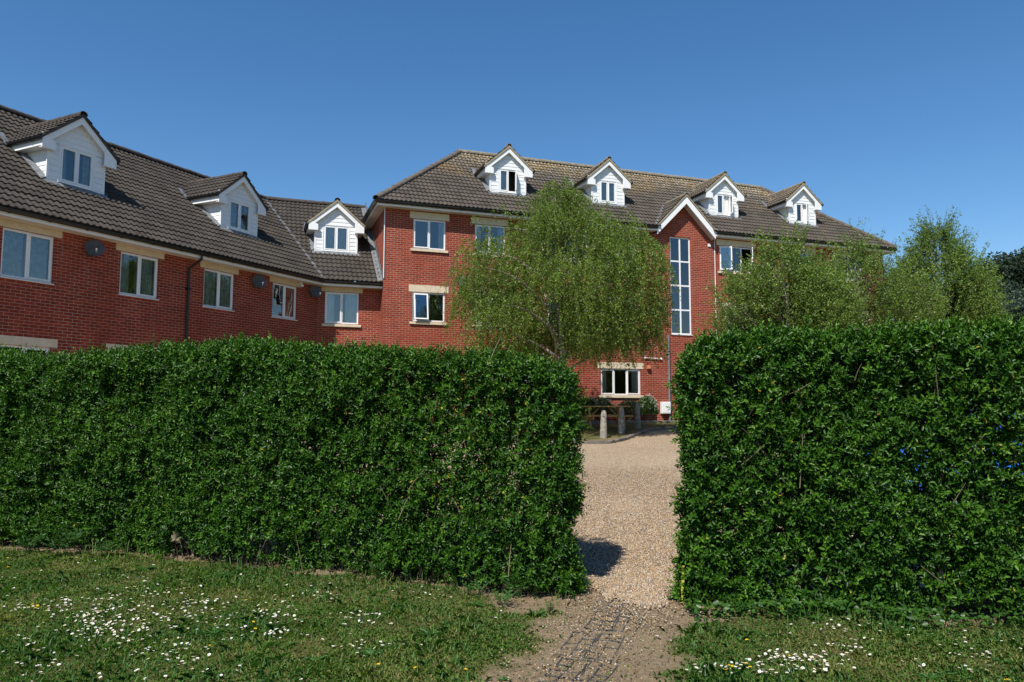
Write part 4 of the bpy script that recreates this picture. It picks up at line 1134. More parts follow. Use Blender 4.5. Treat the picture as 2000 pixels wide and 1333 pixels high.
blades(26000, (-6.2, 6), (3.9, 8.0), (.03, .075), lambda x, y: cl(x, y) & (vn(x*2.3+11, y*2.3, 4) > .52), MT['weed'], 'grass_tufts', 'darker taller tufts in the near lawn', 'grass', bend=1.3)
if True:
    n = 60000; x = rng.uniform(-6, 5, n); y = 3.9+4.2*rng.random(n)**1.25; k = cl(x, y) & (rng.random(n) < np.clip(2.4*vn(x*1.9+2, y*2.6, 7)-.65, .06, 1)); x, y = x[k], y[k]; n = len(x)
    a = rng.uniform(0, 6.283, n); L = rng.uniform(.008, .022, n)
    V = leaves(np.stack([x, y, zground(x, y)+rng.uniform(.006, .028, n)], 1), np.stack([np.cos(a), np.sin(a), rng.uniform(-.2, .6, n)], 1), np.array([0, 0, 1.0])+rng.normal(size=(n, 3))*.35, L, L*.6, fold=.1)
    o = np_mesh('clover', V, 6, LEAF_F, MT['weed'], lv=np.clip(rng.normal(.3, .25, n), 0, .93)); tag(o, 'small clover and daisy leaves matted in the near lawn', 'clover', kind='stuff')
bs = lambda x, y: frustum(x, y) & (np.abs((np.where(x < .9, yl_front(x), yr_front(x))-.06)-y) < .16*(.2+vn(x*2.5, y*0, 4)*1.6)) & ((x < .45) | (x > 1.35))
blades(9000, (-6, 5), (4.6, 8.2), (.06, .17), bs, MT['grassm'], 'long_grass', 'longer grass tufts along the foot of both hedges', 'grass', wd=(.002, .004), bend=.7)
# fallen leaves and dead stalks on the soil
def litter(n, cond, xr, yr):
    x = rng.uniform(*xr, n); y = rng.uniform(*yr, n); k = cond(x, y); x, y = x[k], y[k]; n = len(x)
    P = np.stack([x, y, zground(x, y)+rng.uniform(.001, .012, n)], 1); D_ = rdir(n)*np.array([1, 1, .3])
    Nn = np.array([0, 0, 1.0])+rng.normal(size=(n, 3))*.4; L = rng.uniform(.008, .03, n)
    V = leaves(P, D_, Nn, L, L*rng.uniform(.12, .5, n)); ob = np_mesh('leaf_litter', V, 6, LEAF_F, MT['dry'], lv=rng.random(n)*.93)
    return tag(ob, 'brown dead leaves and straw on the bare soil under the hedges', 'leaf litter', kind='stuff')
litter(42000, lambda x, y: frustum(x, y) & ((rng.random(len(x)) < earth_mask(x, y)*.35) | ((y > np.where(x < .9, yl_front(x), yr_front(x))-.15) & (y < np.where(x < .9, yl_front(x), yr_front(x))+.7) & ((x < .75) | (x > 1.2)))), (-6.2, 6), (4, 8.6))

def daisy_mesh(r, centre=True, petals=13):
    mb = MB(); 
    mb.tube([(0, 0, 0), (.002, .001, .022)], [.0009, .0007], 4, cap=False)
    z = .022
    for i in range(petals):
        a = 2*math.pi*i/petals; b = math.pi/petals*.86
        p = lambda t, rr, zz: (math.cos(t)*rr+.002, math.sin(t)*rr+.001, zz)
        mb.quad(p(a, r*.22, z), p(a-b, r*.82, z+r*.16), p(a, r*1.0, z+r*.20), p(a+b, r*.82, z+r*.16))
    return mb
def flower(name, r, kind):
    t = bpy.data.objects.new(name, daisy_mesh(r, petals=13 if kind == 'd' else 5).me()) if False else None
def disc_mesh(r, z, n=8):
    mb = MB(); top = [(math.cos(2*math.pi*i/n)*r+.002, math.sin(2*math.pi*i/n)*r+.001, z) for i in range(n)]
    for i in range(n): mb.poly([top[i], top[(i+1) % n], (.002, .001, z+r*.6)])
    return mb
def make_mesh(mb, name, mats, idx):
    me = bpy.data.meshes.new(name); me.from_pydata(mb.v, [], mb.f)
    for m_ in mats: me.materials.append(m_)
    me.polygons.foreach_set('material_index', idx); me.update(); return me
def flower_me(name, r, petals, pm, cm, stem):
    a = daisy_mesh(r, petals=petals); ns = len(a.f)-petals
    idx = [2]*ns + [0]*petals; d = disc_mesh(r*.36, .0235); n = len(a.v); a.v += d.v; a.f += [tuple(n+i for i in f) for f in d.f]; idx += [1]*len(d.f)
    return make_mesh(a, name, [pm, cm, stem], idx)
ME_D = [flower_me('daisy', r_, 13, MT['petal'], MT['yellow'], MT['weed']) for r_ in (.0086, .0105)]
ME_Y = flower_me('buttercup', .012, 6, MT['yellow'], MT['yellow'], MT['weed'])
def img2ground(px, py):
    """ray through a picture point of the near lawn, used only to read where the flower patches grow"""
    t = R(4.9445); x = (px-1000)/1436.9; y = (666.5-py)/1436.9
    d = Vector((x, math.cos(t)-y*math.sin(t), math.sin(t)+y*math.cos(t))); s_ = -EYE/d.z; return d.x*s_, d.y*s_
patches = [(200, 1165, 260, 60, 70), (200, 1225, 90, 40, 95), (255, 1210, 130, 45, 120), (360, 1185, 60, 30, 55), (440, 1210, 70, 30, 50), (330, 1270, 160, 30, 50),
           (60, 1290, 100, 40, 45), (620, 1160, 90, 15, 22), (545, 1212, 50, 25, 30), (700, 1215, 60, 20, 32), (535, 1250, 60, 14, 26), (700, 1275, 90, 18, 24), (560, 1170, 160, 30, 16),
           (855, 1160, 40, 12, 12), (1640, 1230, 120, 18, 22), (1540, 1290, 90, 14, 52), (1400, 1315, 60, 12, 26), (1500, 1315, 90, 14, 36), (1600, 1305, 70, 20, 34), (1660, 1275, 60, 18, 26),
           (1880, 1290, 100, 30, 30), (1840, 1250, 160, 26, 12), (1000, 1200, 60, 20, 3), (340, 1330, 200, 40, 35), (90, 1190, 110, 22, 50)]
fl_pts = []
for (px, py, sx, sy, n) in patches:
    for _ in range(n):
        for _t in range(20):
            qx, qy = px+random.gauss(0, sx*.5), py+random.gauss(0, sy*.5)
            if qy < 1085 or qy > 1360: continue
            X_, Y_ = img2ground(qx, qy)
            if float(earth_mask(np.array([X_]), np.array([Y_]))[0]) > .35: continue
            if Y_ > float(yl_front(X_) if X_ < .9 else yr_front(X_))-.1: continue
            fl_pts.append((X_, Y_)); break
fl_pts.sort(key=lambda p: p[1])
near = fl_pts[:298]; rest = fl_pts[298:]
def fmat(x, y, tilt=.35):
    return Matrix.Translation((x, y, float(zground(np.array([x]), np.array([y]))[0])+random.uniform(-.002, .016))) @ Matrix.Rotation(random.uniform(0, 6.28), 4, 'Z') @ Matrix.Rotation(random.gauss(0, tilt)-.0, 4, 'X') @ Matrix.Rotation(-.35*0, 4, 'Y')
for i, (x, y) in enumerate(near):
    o = bpy.data.objects.new('daisy', ME_D[i % 2]); link(o, None, fmat(x, y))
    tag(o, 'white daisy with a yellow centre open in the near lawn grass', 'daisy', 'white daisies in the near lawn')
mb = MB(); idx = []
for (x, y) in rest:
    me = ME_D[random.randint(0, 1)]; M_ = fmat(x, y); n = len(mb.v)
    mb.v += [tuple(M_ @ v.co) for v in me.vertices]; mb.f += [tuple(n+i for i in p.vertices) for p in me.polygons]; idx += [p.material_index for p in me.polygons]
o = bpy.data.objects.new('daisies', make_mesh(mb, 'daisies', [MT['petal'], MT['yellow'], MT['weed']], idx)); link(o)
tag(o, 'farther white daisies scattered over the lawn before the hedges', 'daisies', kind='stuff')
for (px, py, n) in ((10, 1118, 5), (62, 1198, 4), (488, 1175, 4), (412, 1272, 1), (740, 1312, 1), (815, 1316, 1), (910, 1318, 1), (1440, 1263, 1), (1462, 1252, 1), (1420, 1313, 2), (1435, 1318, 2), (1458, 1307, 2), (1548, 1286, 1), (1966, 1331, 2), (500, 1232, 2)):
    for _ in range(n):
        X_, Y_ = img2ground(px+random.gauss(0, 9)*(n > 1), py+random.gauss(0, 5)*(n > 1))
        o = bpy.data.objects.new('buttercup', ME_Y); link(o, None, fmat(X_, Y_, .2)); tag(o, 'small bright yellow buttercup in the near lawn grass', 'buttercup', 'yellow buttercups in the near lawn')

# broad-leaved weeds: rosettes, ferny plants, ivy
def rosette(x, y, n, L, label, name, cat, group, lift=.5, mat='weed', wid=.22, tone=.3):
    T = Matrix.Translation((x, y, float(zground(np.array([x]), np.array([y]))[0])))
    P = np.zeros((n, 3))+np.array([0, 0, .003]); a = rng.uniform(0, 6.283, n); e_ = rng.uniform(.1, 1, n)*lift
    D_ = np.stack([np.cos(a), np.sin(a), e_], 1); LL = rng.uniform(.6, 1, n)*L
    V = leaves(P, D_, np.tile([0, 0, 1.0], (n, 1))+rng.normal(size=(n, 3))*.15, LL, LL*wid)
    o = np_mesh(name, V, 6, LEAF_F, MT[mat], None, T, lv=np.clip(rng.normal(tone, .12, n), 0, .9)); return tag(o, label, cat, group)
for (px, py) in ((285, 1125), (440, 1135), (560, 1270), (700, 1195), (760, 1200), (870, 1215), (840, 1240), (600, 1160), (640, 1165), (930, 1180), (890, 1300), (985, 1322), (250, 1240), (420, 1240), (1600, 1215), (1850, 1310), (1890, 1320), (1820, 1322), (1945, 1250), (1960, 1290), (1050, 1200), (110, 1165), (620, 1300), (480, 1300), (730, 1290)):
    X_, Y_ = img2ground(px, py)
    rosette(X_, Y_, random.randint(9, 16), random.uniform(.06, .12), 'flat rosette of broad green weed leaves in the short lawn', 'weed_rosette', 'weed', 'broad-leaved weeds in the near lawn')
def ferny(x, y, n, H, label, tone=.4):
    T = Matrix.Translation((x, y, float(zground(np.array([x]), np.array([y]))[0])))
    root = empty('ferny_weed', T, label, 'weed', 'ferny weeds at the foot of the hedges')
    st = MB(); P = []; D_ = []; L = []; 
    for i in range(n):
        a = random.uniform(0, 6.28); l = random.uniform(.6, 1)*H; out_ = random.uniform(.2, .9)
        pts = [Vector((math.cos(a)*l*out_*t, math.sin(a)*l*out_*t, l*(t-.35*t*t*out_))) for t in (0, .25, .5, .75, 1)]
        st.tube(pts, [.002, .0018, .0014, .001, .0006], 3, cap=False)
        for j in range(2, 5):
            dd = (pts[j]-pts[j-1]).normalized(); sd_ = dd.cross(Vector((0, 0, 1))).normalized()
            for sg in (-1, 1):
                bl = l*.34*(1.25-j*.18)
                for q in range(6):
                    f = (q+1)/6; pp = pts[j]+(sd_*sg*.9+dd*.5)*bl*f
                    for s2 in (-1, 1):
                        P.append(pp); D_.append((dd*.8+sd_*sg*(.5)+dd.cross(sd_)*.1)*1.0 if s2 > 0 else (sd_*sg*.7-dd*.5)); L.append(bl*.42*(1.15-f*.6))
    st.obj('stalk', MT['weed'], root, T)
    P = np.array([tuple(p) for p in P]); D_ = np.array([tuple(p) for p in D_]); L = np.array(L)
    V = leaves(P, D_, np.tile([0, 0, 1.0], (len(P), 1))+rng.normal(size=(len(P), 3))*.2, L, L*.55)
    np_mesh('foliage', V, 6, LEAF_F, MT['weed'], root, T, lv=np.clip(rng.normal(tone, .12, len(P)), 0, .9))
for (px, py, n, H, tn) in ((130, 1100, 14, .30, .1), (170, 1090, 12, .34, .1), (60, 1095, 10, .22, .1), (215, 1105, 8, .22, .1), (1015, 1160, 12, .24, .55), (985, 1175, 9, .18, .6), (960, 1150, 9, .22, .5), (930, 1160, 7, .16, .5), (1075, 1195, 5, .10, .5), (1380, 1165, 9, .22, .3), (1400, 1180, 8, .18, .3), (1600, 1195, 8, .16, .3)):
    X_, Y_ = img2ground(px, py); Y_ -= .03
    ferny(X_, Y_, n, H, 'ferny green weed growing at the foot of a hedge', tn)
def ivy(s0, s1, n, fr, name, label):
    s = rng.uniform(s0, s1, n); k = rng.normal(size=n)*.09; y = fr(s)-.02+k-.06; 
    P = np.stack([s, y, zground(s, y)+rng.uniform(.01, .10, n)*np.clip(1-k*4, .3, 2)], 1)
    a = rng.uniform(0, 6.283, n); D_ = np.stack([np.cos(a), np.sin(a), rng.uniform(-.3, .5, n)], 1); L = rng.uniform(.02, .045, n)
    V = leaves(P, D_, np.array([0, -.5, 1.0])+rng.normal(size=(n, 3))*.35, L, L*.95, fold=.12)
    o = np_mesh(name, V, 6, LEAF_F, MT['ivy'], None, lv=np.clip(rng.normal(.35, .25, n), 0, .93)); return tag(o, label, 'ivy', kind='stuff')
ivy(1.32, 3.0, 750, yr_front, 'ivy', 'low ivy creeping along the foot of the right hedge'); ivy(3.0, 4.0, 220, yr_front, 'ivy', 'sparse ivy at the far right foot of the hedge')

# dead leaf on a stalk, yellow strap
X_, Y_ = img2ground(346, 1108)
T = Matrix.Translation((X_, Y_, 0)); root = empty('dead_maple_leaf', T, 'withered brown maple leaf on a thin stalk before the left hedge', 'leaf')
sb = MB(); sb.tube([(0, 0, -.01), (.004, 0, .08), (-.004, 0, .15), (-.022, 0, .20)], [.003, .002, .002, .0015], 5); sb.obj('stalk', MT['dry'], root, T)
lf = MB(); out_ = []
prof = [(-90, .05), (-70, .055), (-58, .035), (-40, .075), (-28, .08), (-18, .048), (0, .085), (10, .09), (22, .055), (42, .095), (55, .100), (66, .06), (88, .11), (100, .108), (112, .062), (130, .09), (146, .085), (160, .045), (185, .07), (205, .06), (225, .03), (250, .045)]
cen = (0, 0, 0)
for i in range(len(prof)):
    a, r_ = prof[i]; b, r2 = prof[(i+1) % len(prof)]
    f = lambda a, r_: (math.cos(R(a))*r_*.62, .018*math.sin(a*.06)+.01, math.sin(R(a))*r_*.80)
    lf.poly([cen, f(a, r_), f(b, r2)])
lo = T @ Matrix.Translation((-.022, 0, .245)) @ Matrix.Rotation(R(-14), 4, 'Y'); lf.obj('leaf_blade', MT['deadleaf'], root, lo)
X_, Y_ = img2ground(1333, 1172); Y_ -= .10; X_ *= .985
sb = MB(); pts = [(0, 0, 0), (.006, 0, .10), (.014, .005, .20), (.018, .01, .29)]
for (a, b, wa, wb_) in ((0, 1, .004, .010), (1, 2, .010, .011), (2, 3, .011, .008)):
    pa, pb = Vector(pts[a]), Vector(pts[b]); sb.prism([pa-Vector((wa, 0, 0)), pa+Vector((wa, 0, 0)), pb+Vector((wb_, 0, 0)), pb-Vector((wb_, 0, 0))], (0, .002, 0))
o = sb.obj('strap_leaf', MT['strap'], None, Matrix.Translation((X_, Y_, 0))); tag(o, 'upright yellowed strap leaf at the left corner of the right hedge', 'leaf')

# ground reinforcement mesh sunk in the track
def mesh_panel(cx_, cy_, rot, nx_, ny_, cell, celly, label):
    T = Matrix.Translation((cx_, cy_, 0)) @ Matrix.Rotation(R(rot), 4, 'Z'); mb = MB(); t = .0042
    def zg(x, y):
        p = T @ Vector((x, y, 0)); return float(zground(np.array([p.x]), np.array([p.y]))[0])
    def bar(x0, y0, x1, y1):
        d = Vector((x1-x0, y1-y0, 0)).normalized()*.002; n = Vector((-d.y, d.x, 0)).normalized()*t
        z0 = zg(x0, y0)+random.uniform(.000, .010); z1 = zg(x1, y1)+random.uniform(.000, .010)
        A = Vector((x0, y0, z0))-d; B = Vector((x1, y1, z1))+d
        mb.prism([A-n, A+n, B+n, B-n], (0, 0, -.012))
    for i in range(nx_+1):
        x = (i-nx_/2)*cell; edge = i in (0, nx_)
        for j in range(ny_):
            if random.random() < (.2 if edge else .05): continue
            y = (j-ny_/2)*celly; bar(x, y, x+random.uniform(-.003, .003), y+celly)
            if i == nx_//2: bar(x+.016, y, x+.016, y+celly)
    for j in range(ny_+1):
        y = (j-ny_/2)*celly
        for i in range(nx_):
            if random.random() < (.25 if i in (0, nx_-1) else .07): continue
            x = (i-nx_/2)*cell; bar(x, y, x+cell, y+random.uniform(-.003, .003))
    o = mb.obj('ground_mesh', MT['mesh'], None, T); return tag(o, label, 'ground mesh', 'plastic mesh panels sunk in the track')
for k, lb in enumerate(('farthest plastic grid panel, half buried in the gravel', 'second plastic grid panel from the hedge gap', 'third plastic grid panel, amid bare earth', 'nearest plastic grid panel at the bottom of the picture')):
    f_ = .10+.255*k; mesh_panel(.97-.68*f_+(.02 if k % 2 else -.03), 6.12-1.88*f_, -20+random.uniform(-2, 2), 4, 4, .088, .112, lb)

# ------------------------------------------------------------------ trees
def strand_tree(name, label, base, height, trunk_r, strands, leaf, mat, bark='birchbark', per=.035, twigr=.0025, limbs=(), branch_pts=None):
    T = Matrix.Translation(base); root = empty(name, T, label, 'tree')
    tb = MB()
    for pts, rads in limbs: tb.tube(pts, rads, 6, cap=False)
    tb.obj('trunk', MT[bark], root, T, smooth=True)
    # strands: array of polylines (n, m, 3)
    Pn, m = strands.shape[0], strands.shape[1]
    tw = MB()
    step = 1
    for i in range(0, Pn, step):
        q = strands[i]; k = 3; b0 = len(tw.v)
        for j in range(m):
            for t in range(3):
                a = 2.09*t; rr = twigr*(1.8-1.4*j/(m-1)); tw.v.append((q[j, 0]+math.cos(a)*rr, q[j, 1]+math.sin(a)*rr, q[j, 2]))
        for j in range(m-1):
            for t in range(3): tw.f.append((b0+j*3+t, b0+j*3+(t+1) % 3, b0+j*3+3+(t+1) % 3, b0+j*3+3+t))
    tw.obj('twigs', MT['twig'], root, T)
    seg = np.linalg.norm(np.diff(strands, axis=1), axis=2).sum(1)
    cnt = np.maximum(3, (seg/per).astype(int)); tot = cnt.sum()
    idx = np.repeat(np.arange(Pn), cnt); u = rng.random(tot)**.85*(m-1)
    j = np.minimum(u.astype(int), m-2); f = (u-j)[:, None]
    P = strands[idx, j]*(1-f)+strands[idx, j+1]*f
    tan = unit(strands[idx, j+1]-strands[idx, j])
    D_ = unit(tan*.5 + rdir(tot)*1.0 + np.array([0, 0, -.25])); P = P + rng.normal(size=P.shape)*.018
    L = rng.uniform(leaf[0], leaf[1], tot)
    V = diamonds(P, D_, rdir(tot)+np.array([-.35, -.6, .6]), L, L*rng.uniform(.6, .85, tot))
    tone = np.clip(rng.normal(.40, .20, Pn)[idx] + rng.normal(size=tot)*.18, 0, .93)
    np_mesh('crown', V, 4, [(0, 1, 2, 3)], MT[mat], root, T, lv=tone)
    return tot

def env(prof, z): return np.interp(z, [p[0] for p in prof], [p[1] for p in prof])
def crown_tree(n, prof, droop, ln, nlimb, H, trunk_r, zlow, sq=.55, wisps=60, lean=.0):
    """limbs reach the crown envelope prof(z)->radius; thin twigs start all through it and droop or rise"""
    out = []; limbs = []
    trunk = [Vector((.12*math.sin(z_*.9), .1*math.cos(z_*.7)-.1, z_)) for z_ in np.linspace(0, H*.90, 9)]
    limbs.append((trunk, [trunk_r*(1-.9*i/8) for i in range(9)]))
    zmin = prof[0][0]; zmax = prof[-1][0]
    lobes = [(random.uniform(0, 6.283), random.uniform(zmin, zmax), random.uniform(.75, 1.06)) for _ in range(16)]
    for i in range(nlimb):
        t = .22+.68*((i+.5)/nlimb); p = trunk[0].lerp(trunk[-1], t); a = i*2.4+random.uniform(-.3, .3)
        zt = min(zmax-.15, p.z+random.uniform(.6, 1.6)); r_ = float(env(prof, zt))*random.uniform(.7, .95)
        q = Vector((math.cos(a)*r_, math.sin(a)*r_, zt))
        limbs.append(([p.lerp(q, s_)+Vector((random.uniform(-.06, .06), random.uniform(-.06, .06), .35*math.sin(s_*3.1)*(1 if droop else -.4))) for s_ in (0, .2, .4, .6, .8, 1)], [trunk_r*.42*(1-.85*k/5) for k in range(6)]))
    cnt = 0
    while cnt < n:
        z_ = random.uniform(zmin, zmax); rm = float(env(prof, z_))
        if random.random()*prof_max(prof) > rm: continue
        a = random.uniform(0, 6.283); r_ = rm*random.random()**sq
        cl = float(vn(a*2.2+5, z_*1.1, 4))*.6+float(vn(a*5+5, z_*2.7, 5))*.4
        if random.random() > .02+(4.2 if droop else 4.2)*(cl-.34): continue
        for (la, lz, lr) in lobes:
            if abs(((a-la+3.14) % 6.283)-3.14) < .45 and abs(z_-lz) < .55: r_ *= lr; break
        x, y = math.cos(a)*r_, math.sin(a)*r_; a2 = a+random.gauss(0, .8); L_ = random.uniform(*ln)
        if droop:
            o_ = L_*random.uniform(.15, .5); up = random.uniform(0, .3)
            P = [(x+math.cos(a2)*o_*(1-(1-t)**2)+.03*math.sin(9*t+a2), y+math.sin(a2)*o_*(1-(1-t)**2), z_+up*math.sin(min(1, t*2)*1.57)-L_*t*t*.9) for t in (0, .2, .4, .6, .8, 1)]
        else:
            o_ = L_*random.uniform(.25, .9); ri = L_*random.uniform(.15, .85)
            P = [(x+math.cos(a2)*o_*t, y+math.sin(a2)*o_*t, z_+ri*(1.5*t-.6*t*t)) for t in (0, .2, .4, .6, .8, 1)]
        out.append(P); cnt += 1
    for k in range(wisps):                                            # fine tips that stand clear of the crown
        z_ = zmin+(zmax-zmin)*random.random()**.45; a = random.uniform(0, 6.283); r_ = float(env(prof, z_))*random.uniform(.8, 1.0)
        l = random.uniform(.25, .65) if droop else random.uniform(.3, .95); a2 = a+random.gauss(0, .5)
        out.append([(math.cos(a)*r_+math.cos(a2)*l*.45*t, math.sin(a)*r_+math.sin(a2)*l*.45*t, z_+(l*1.0*t if not droop else l*.8*math.sin(2.6*t))) for t in (0, .2, .4, .6, .8, 1)])
    return np.array(out), limbs
def prof_max(prof): return max(p[1] for p in prof)
WB = [(2.5, 2.5), (2.9, 2.9), (3.4, 3.2), (4.4, 3.35), (5.2, 3.2), (5.8, 2.9), (6.2, 2.35), (6.5, 1.6), (6.8, .75), (7.4, .15)]
st, lb = crown_tree(6000, WB, True, (.45, 1.15), 34, 8.1, .12, 1.4, wisps=420)
st[..., 2] = np.maximum(st[..., 2], 1.55+1.1*vn(st[..., 0]*1.7+5, st[..., 1]*1.7, 3)+(st[..., 2]-2.1)*.22)
zB = float(gz(0, 22.3))
strand_tree('weeping_birch', 'big weeping birch with hanging leafy twigs before the tall block', (1.44, 22.3, zB), 8.1, .11, st, (.034, .056), 'birch', per=.021, limbs=lb)
for (px, d, prof, n, lab, per, H) in (
        (1535, 17.5, [(.9, 1.3), (2.2, 1.5), (3.1, 1.6), (3.6, 1.5), (3.95, 1.15), (4.25, .55), (4.7, .10)], 6800, 'low bushy birch, leftmost of the three right-hand birches', .024, 5.0),
        (1680, 19.0, [(.9, 1.3), (2.4, 1.9), (3.3, 1.9), (3.9, 1.65), (4.25, 1.15), (4.55, .5), (5.0, .10)], 5200, 'open birch in the middle of the three right-hand birches, brick showing through', .028, 5.3),
        (1842, 21.0, [(.9, 1.2), (2.6, 1.45), (3.8, 1.35), (4.5, 1.12), (5.0, .80), (5.45, .40), (5.9, .12)], 9500, 'tallest upright birch, rightmost of the three beyond the right hedge', .024, 6.2)):
    st, lb = crown_tree(n, prof, False, (.30, .75), 26, H, .07, 1.0, wisps=330); X_ = (px-1000)/1436.9*d
    strand_tree('young_birch', lab, (X_, d, float(gz(0, d))), H, .05, st, (.032, .052), 'birch2', per=per*.95, limbs=lb)

def blob_tree(name, label, x, y, H, Rw, n, leaf, mat, tr=.25):
    T = Matrix.Translation((x, y, GB)); root = empty(name, T, label, 'tree'); tb = MB(); cl_ = []
    tb.tube([(0, 0, 0), (.1, 0, H*.3), (0, .1, H*.6)], [tr, tr*.8, tr*.5], 8)
    for i in range(26):
        a = i*2.4; t = random.random(); r_ = Rw*random.uniform(.35, .8)*(1-.5*t); zc = H*(.32+.58*t)
        p = Vector((math.cos(a)*r_, math.sin(a)*r_, zc)); tb.tube([(0, 0, zc*.55), tuple(p*.6+Vector((0, 0, zc*.25))), tuple(p)], [tr*.35, tr*.2, tr*.07], 5, cap=False)
        cl_.append((p, Rw*random.uniform(.28, .42)))
    tb.obj('trunk', MT['twig'], root, T)
    per = n//len(cl_); P = []
    for p, r_ in cl_:
        d_ = rdir(per); rr = r_*rng.random(per)**.4*(.75+.5*vn(d_[:, 0]*3+p.x, d_[:, 2]*3+p.z, 1)); P.append(np.array(tuple(p))+d_*rr[:, None]*np.array([1, 1, .8]))
    P = np.concatenate(P); n = len(P); L = rng.uniform(*leaf, n)
    V = diamonds(P, rdir(n), rdir(n)+np.array([-.3, -.6, .6]), L, L*.6)
    np_mesh('crown', V, 4, [(0, 1, 2, 3)], MT[mat], root, T, lv=np.clip(rng.normal(.4, .22, n), 0, .93))
blob_tree('conifer_tree', 'tall dark evergreen tree at the right picture edge', 33.0, 47, 10.6, 4.8, 42000, (.12, .28), 'fartree')
blob_tree('broadleaf_tree', 'grey-green rounded tree before the dark evergreen at the right edge', 28.0, 42, 7.0, 3.7, 36000, (.10, .22), 'fartree2')
blob_tree('broadleaf_tree', 'broad dark tree farther right behind the grey-green one', 37, 44, 8.2, 4.2, 24000, (.12, .26), 'fartree')
blob_tree('purple_bush', 'low dark purple-leaved tree between the birch and the grey-green tree', 24.5, 38, 4.6, 2.4, 14000, (.08, .18), 'fartree')

# ------------------------------------------------------------------ things on the grass island
def bollard(x, y, h, lean, label):
    T = Matrix.Translation((x, y, float(gz(x, y))+.03)) @ Matrix.Rotation(R(lean), 4, 'Y')
    mb = MB(); rs = [(.135, -.06), (.132, .08), (.125, .25), (.118, h*.5), (.108, h*.75), (.100, h*.86), (.088, h*.93), (.060, h*.98), (.02, h)]
    mb.lathe((0, 0, 0), [(r_*.77, z_) for r_, z_ in rs], 18)
    mb.v = [(a*(1+random.uniform(-.03, .03)), b*(1+random.uniform(-.03, .03)), c+random.uniform(-.006, .006)) for a, b, c in mb.v]
    o = mb.obj('bollard', MT['concrete'], None, T, smooth=True); tag(o, label, 'bollard', 'round-topped stone bollards behind the kerb')
bollard(2.56, 20.68, .78, 1, 'round-topped stone bollard nearest the camera, left of the three')
bollard(3.32, 22.43, .80, 1, 'middle stone bollard, in front of the picnic table end')
bollard(4.14, 24.29, .84, -1, 'farthest and darkest stone bollard, right of the three')

PT = Matrix.Translation((3.02, 24.2, float(gz(0, 24.2))+.04)) @ Matrix.Rotation(R(4), 4, 'Z')
pt = empty('picnic_table', PT, 'orange-brown timber picnic table with attached benches behind the bollards', 'picnic table')
L2 = .78
mb = MB()
for k in range(5): mb.box((-L2, -.36+.148*k, .70), (L2, -.36+.148*k+.13, .738))
mb.obj('tabletop', MT['tablewood'], pt, PT, bevel=.004)
for sy in (-1, 1):
    mb = MB()
    for k in range(2):
        y0 = sy*.70+(-.14 if k == 0 else .008); mb.box((-L2, y0, .40), (L2, y0+.13, .435))
    mb.obj('seat', MT['tablewood'], pt, PT, bevel=.004)
for sx in (-1, 1):
    x = sx*.52
    for sy in (-1, 1):
        mb = MB(); mb.prism([(x, sy*.24-.045, .70), (x, sy*.24+.045, .70), (x, sy*.62+.045, 0), (x, sy*.62-.045, 0)], (sx*.045, 0, 0)); mb.obj('leg', MT['tablewood'], pt, PT)
    mb = MB(); mb.box((x-.046 if sx > 0 else x+.002, -.80, .30), (x-.002 if sx > 0 else x+.046, .80, .40)); mb.box((x-.046 if sx > 0 else x+.002, -.34, .60), (x-.002 if sx > 0 else x+.046, .34, .70)); mb.obj('crossbeam', MT['tablewood'], pt, PT)
    mb = MB(); mb.prism([(x-sx*.05, -.03, .35), (x-sx*.05, .03, .35), (x-sx*.40, .03, .69), (x-sx*.40, -.03, .69)], (0, 0, .05)); mb.obj('brace', MT['tablewood'], pt, PT)

def shrub(label, u, v, rx, ry, H, n, mat, flowers=0, leaf=(.03, .06), tone=.4, fc='petal'):
    p = FM @ Vector((u, v, 0)); T = Matrix.Translation((p.x, p.y, GB)) @ Matrix.Rotation(R(90-A_M), 4, 'Z'); root = empty('shrub', T, label, 'shrub')
    mb = MB()
    for i in range(14):
        a = i*2.4; mb.tube([(0, 0, -.02), (math.cos(a)*rx*.3, math.sin(a)*ry*.3, H*.4), (math.cos(a)*rx*.6, math.sin(a)*ry*.6, H*.75)], [.012, .009, .004], 4, cap=False)
    mb.obj('stem', MT['bark'], root, T)
    d_ = rdir(n); d_[:, 2] = np.abs(d_[:, 2])*1.2-.25; rr = rng.random(n)**.3*(.78+.4*vn(d_[:, 0]*2.5+u, d_[:, 2]*2.5+d_[:, 1]*2, 2))
    P = np.stack([d_[:, 0]*rr*rx, d_[:, 1]*rr*ry, np.clip(H*.42+d_[:, 2]*rr*H*.55, .02, None)], 1); L = rng.uniform(*leaf, n)
    V = leaves(P, unit(d_+rdir(n)*.8), rdir(n)+np.array([0, -.3, .8]), L, L*.42); np_mesh('foliage', V, 6, LEAF_F, MT[mat], root, T, lv=np.clip(rng.normal(tone, .22, n), 0, .93))
    if flowers:
        d_ = rdir(flowers); d_[:, 1] = -np.abs(d_[:, 1]); d_[:, 2] = np.abs(d_[:, 2]); P = np.stack([d_[:, 0]*rx*.95, d_[:, 1]*ry*.95, H*.45+d_[:, 2]*H*.56], 1); 
        P = np.repeat(P, 6, 0)+rng.normal(size=(flowers*6, 3))*.035; L = rng.uniform(.014, .026, len(P))
        V = leaves(P, rdir(len(P)), rdir(len(P))+np.array([0, -.5, .8]), L, L*.8); np_mesh('blossom', V, 6, LEAF_F, MT[fc], root, T)
shrub('rounded shrub with white blossom left of the window, behind the picnic table', 7.7, -.55, 1.15, .5, .98, 14000, 'bush', 90, tone=.45)
shrub('dark low shrub under the ground floor window sill', 9.4, -.5, .65, .42, .86, 7000, 'fartree', 0, tone=.3)
shrub('white-flowered shrub beside the white meter box', 10.1, -.62, .42, .45, 1.02, 9000, 'bush', 50, tone=.45)
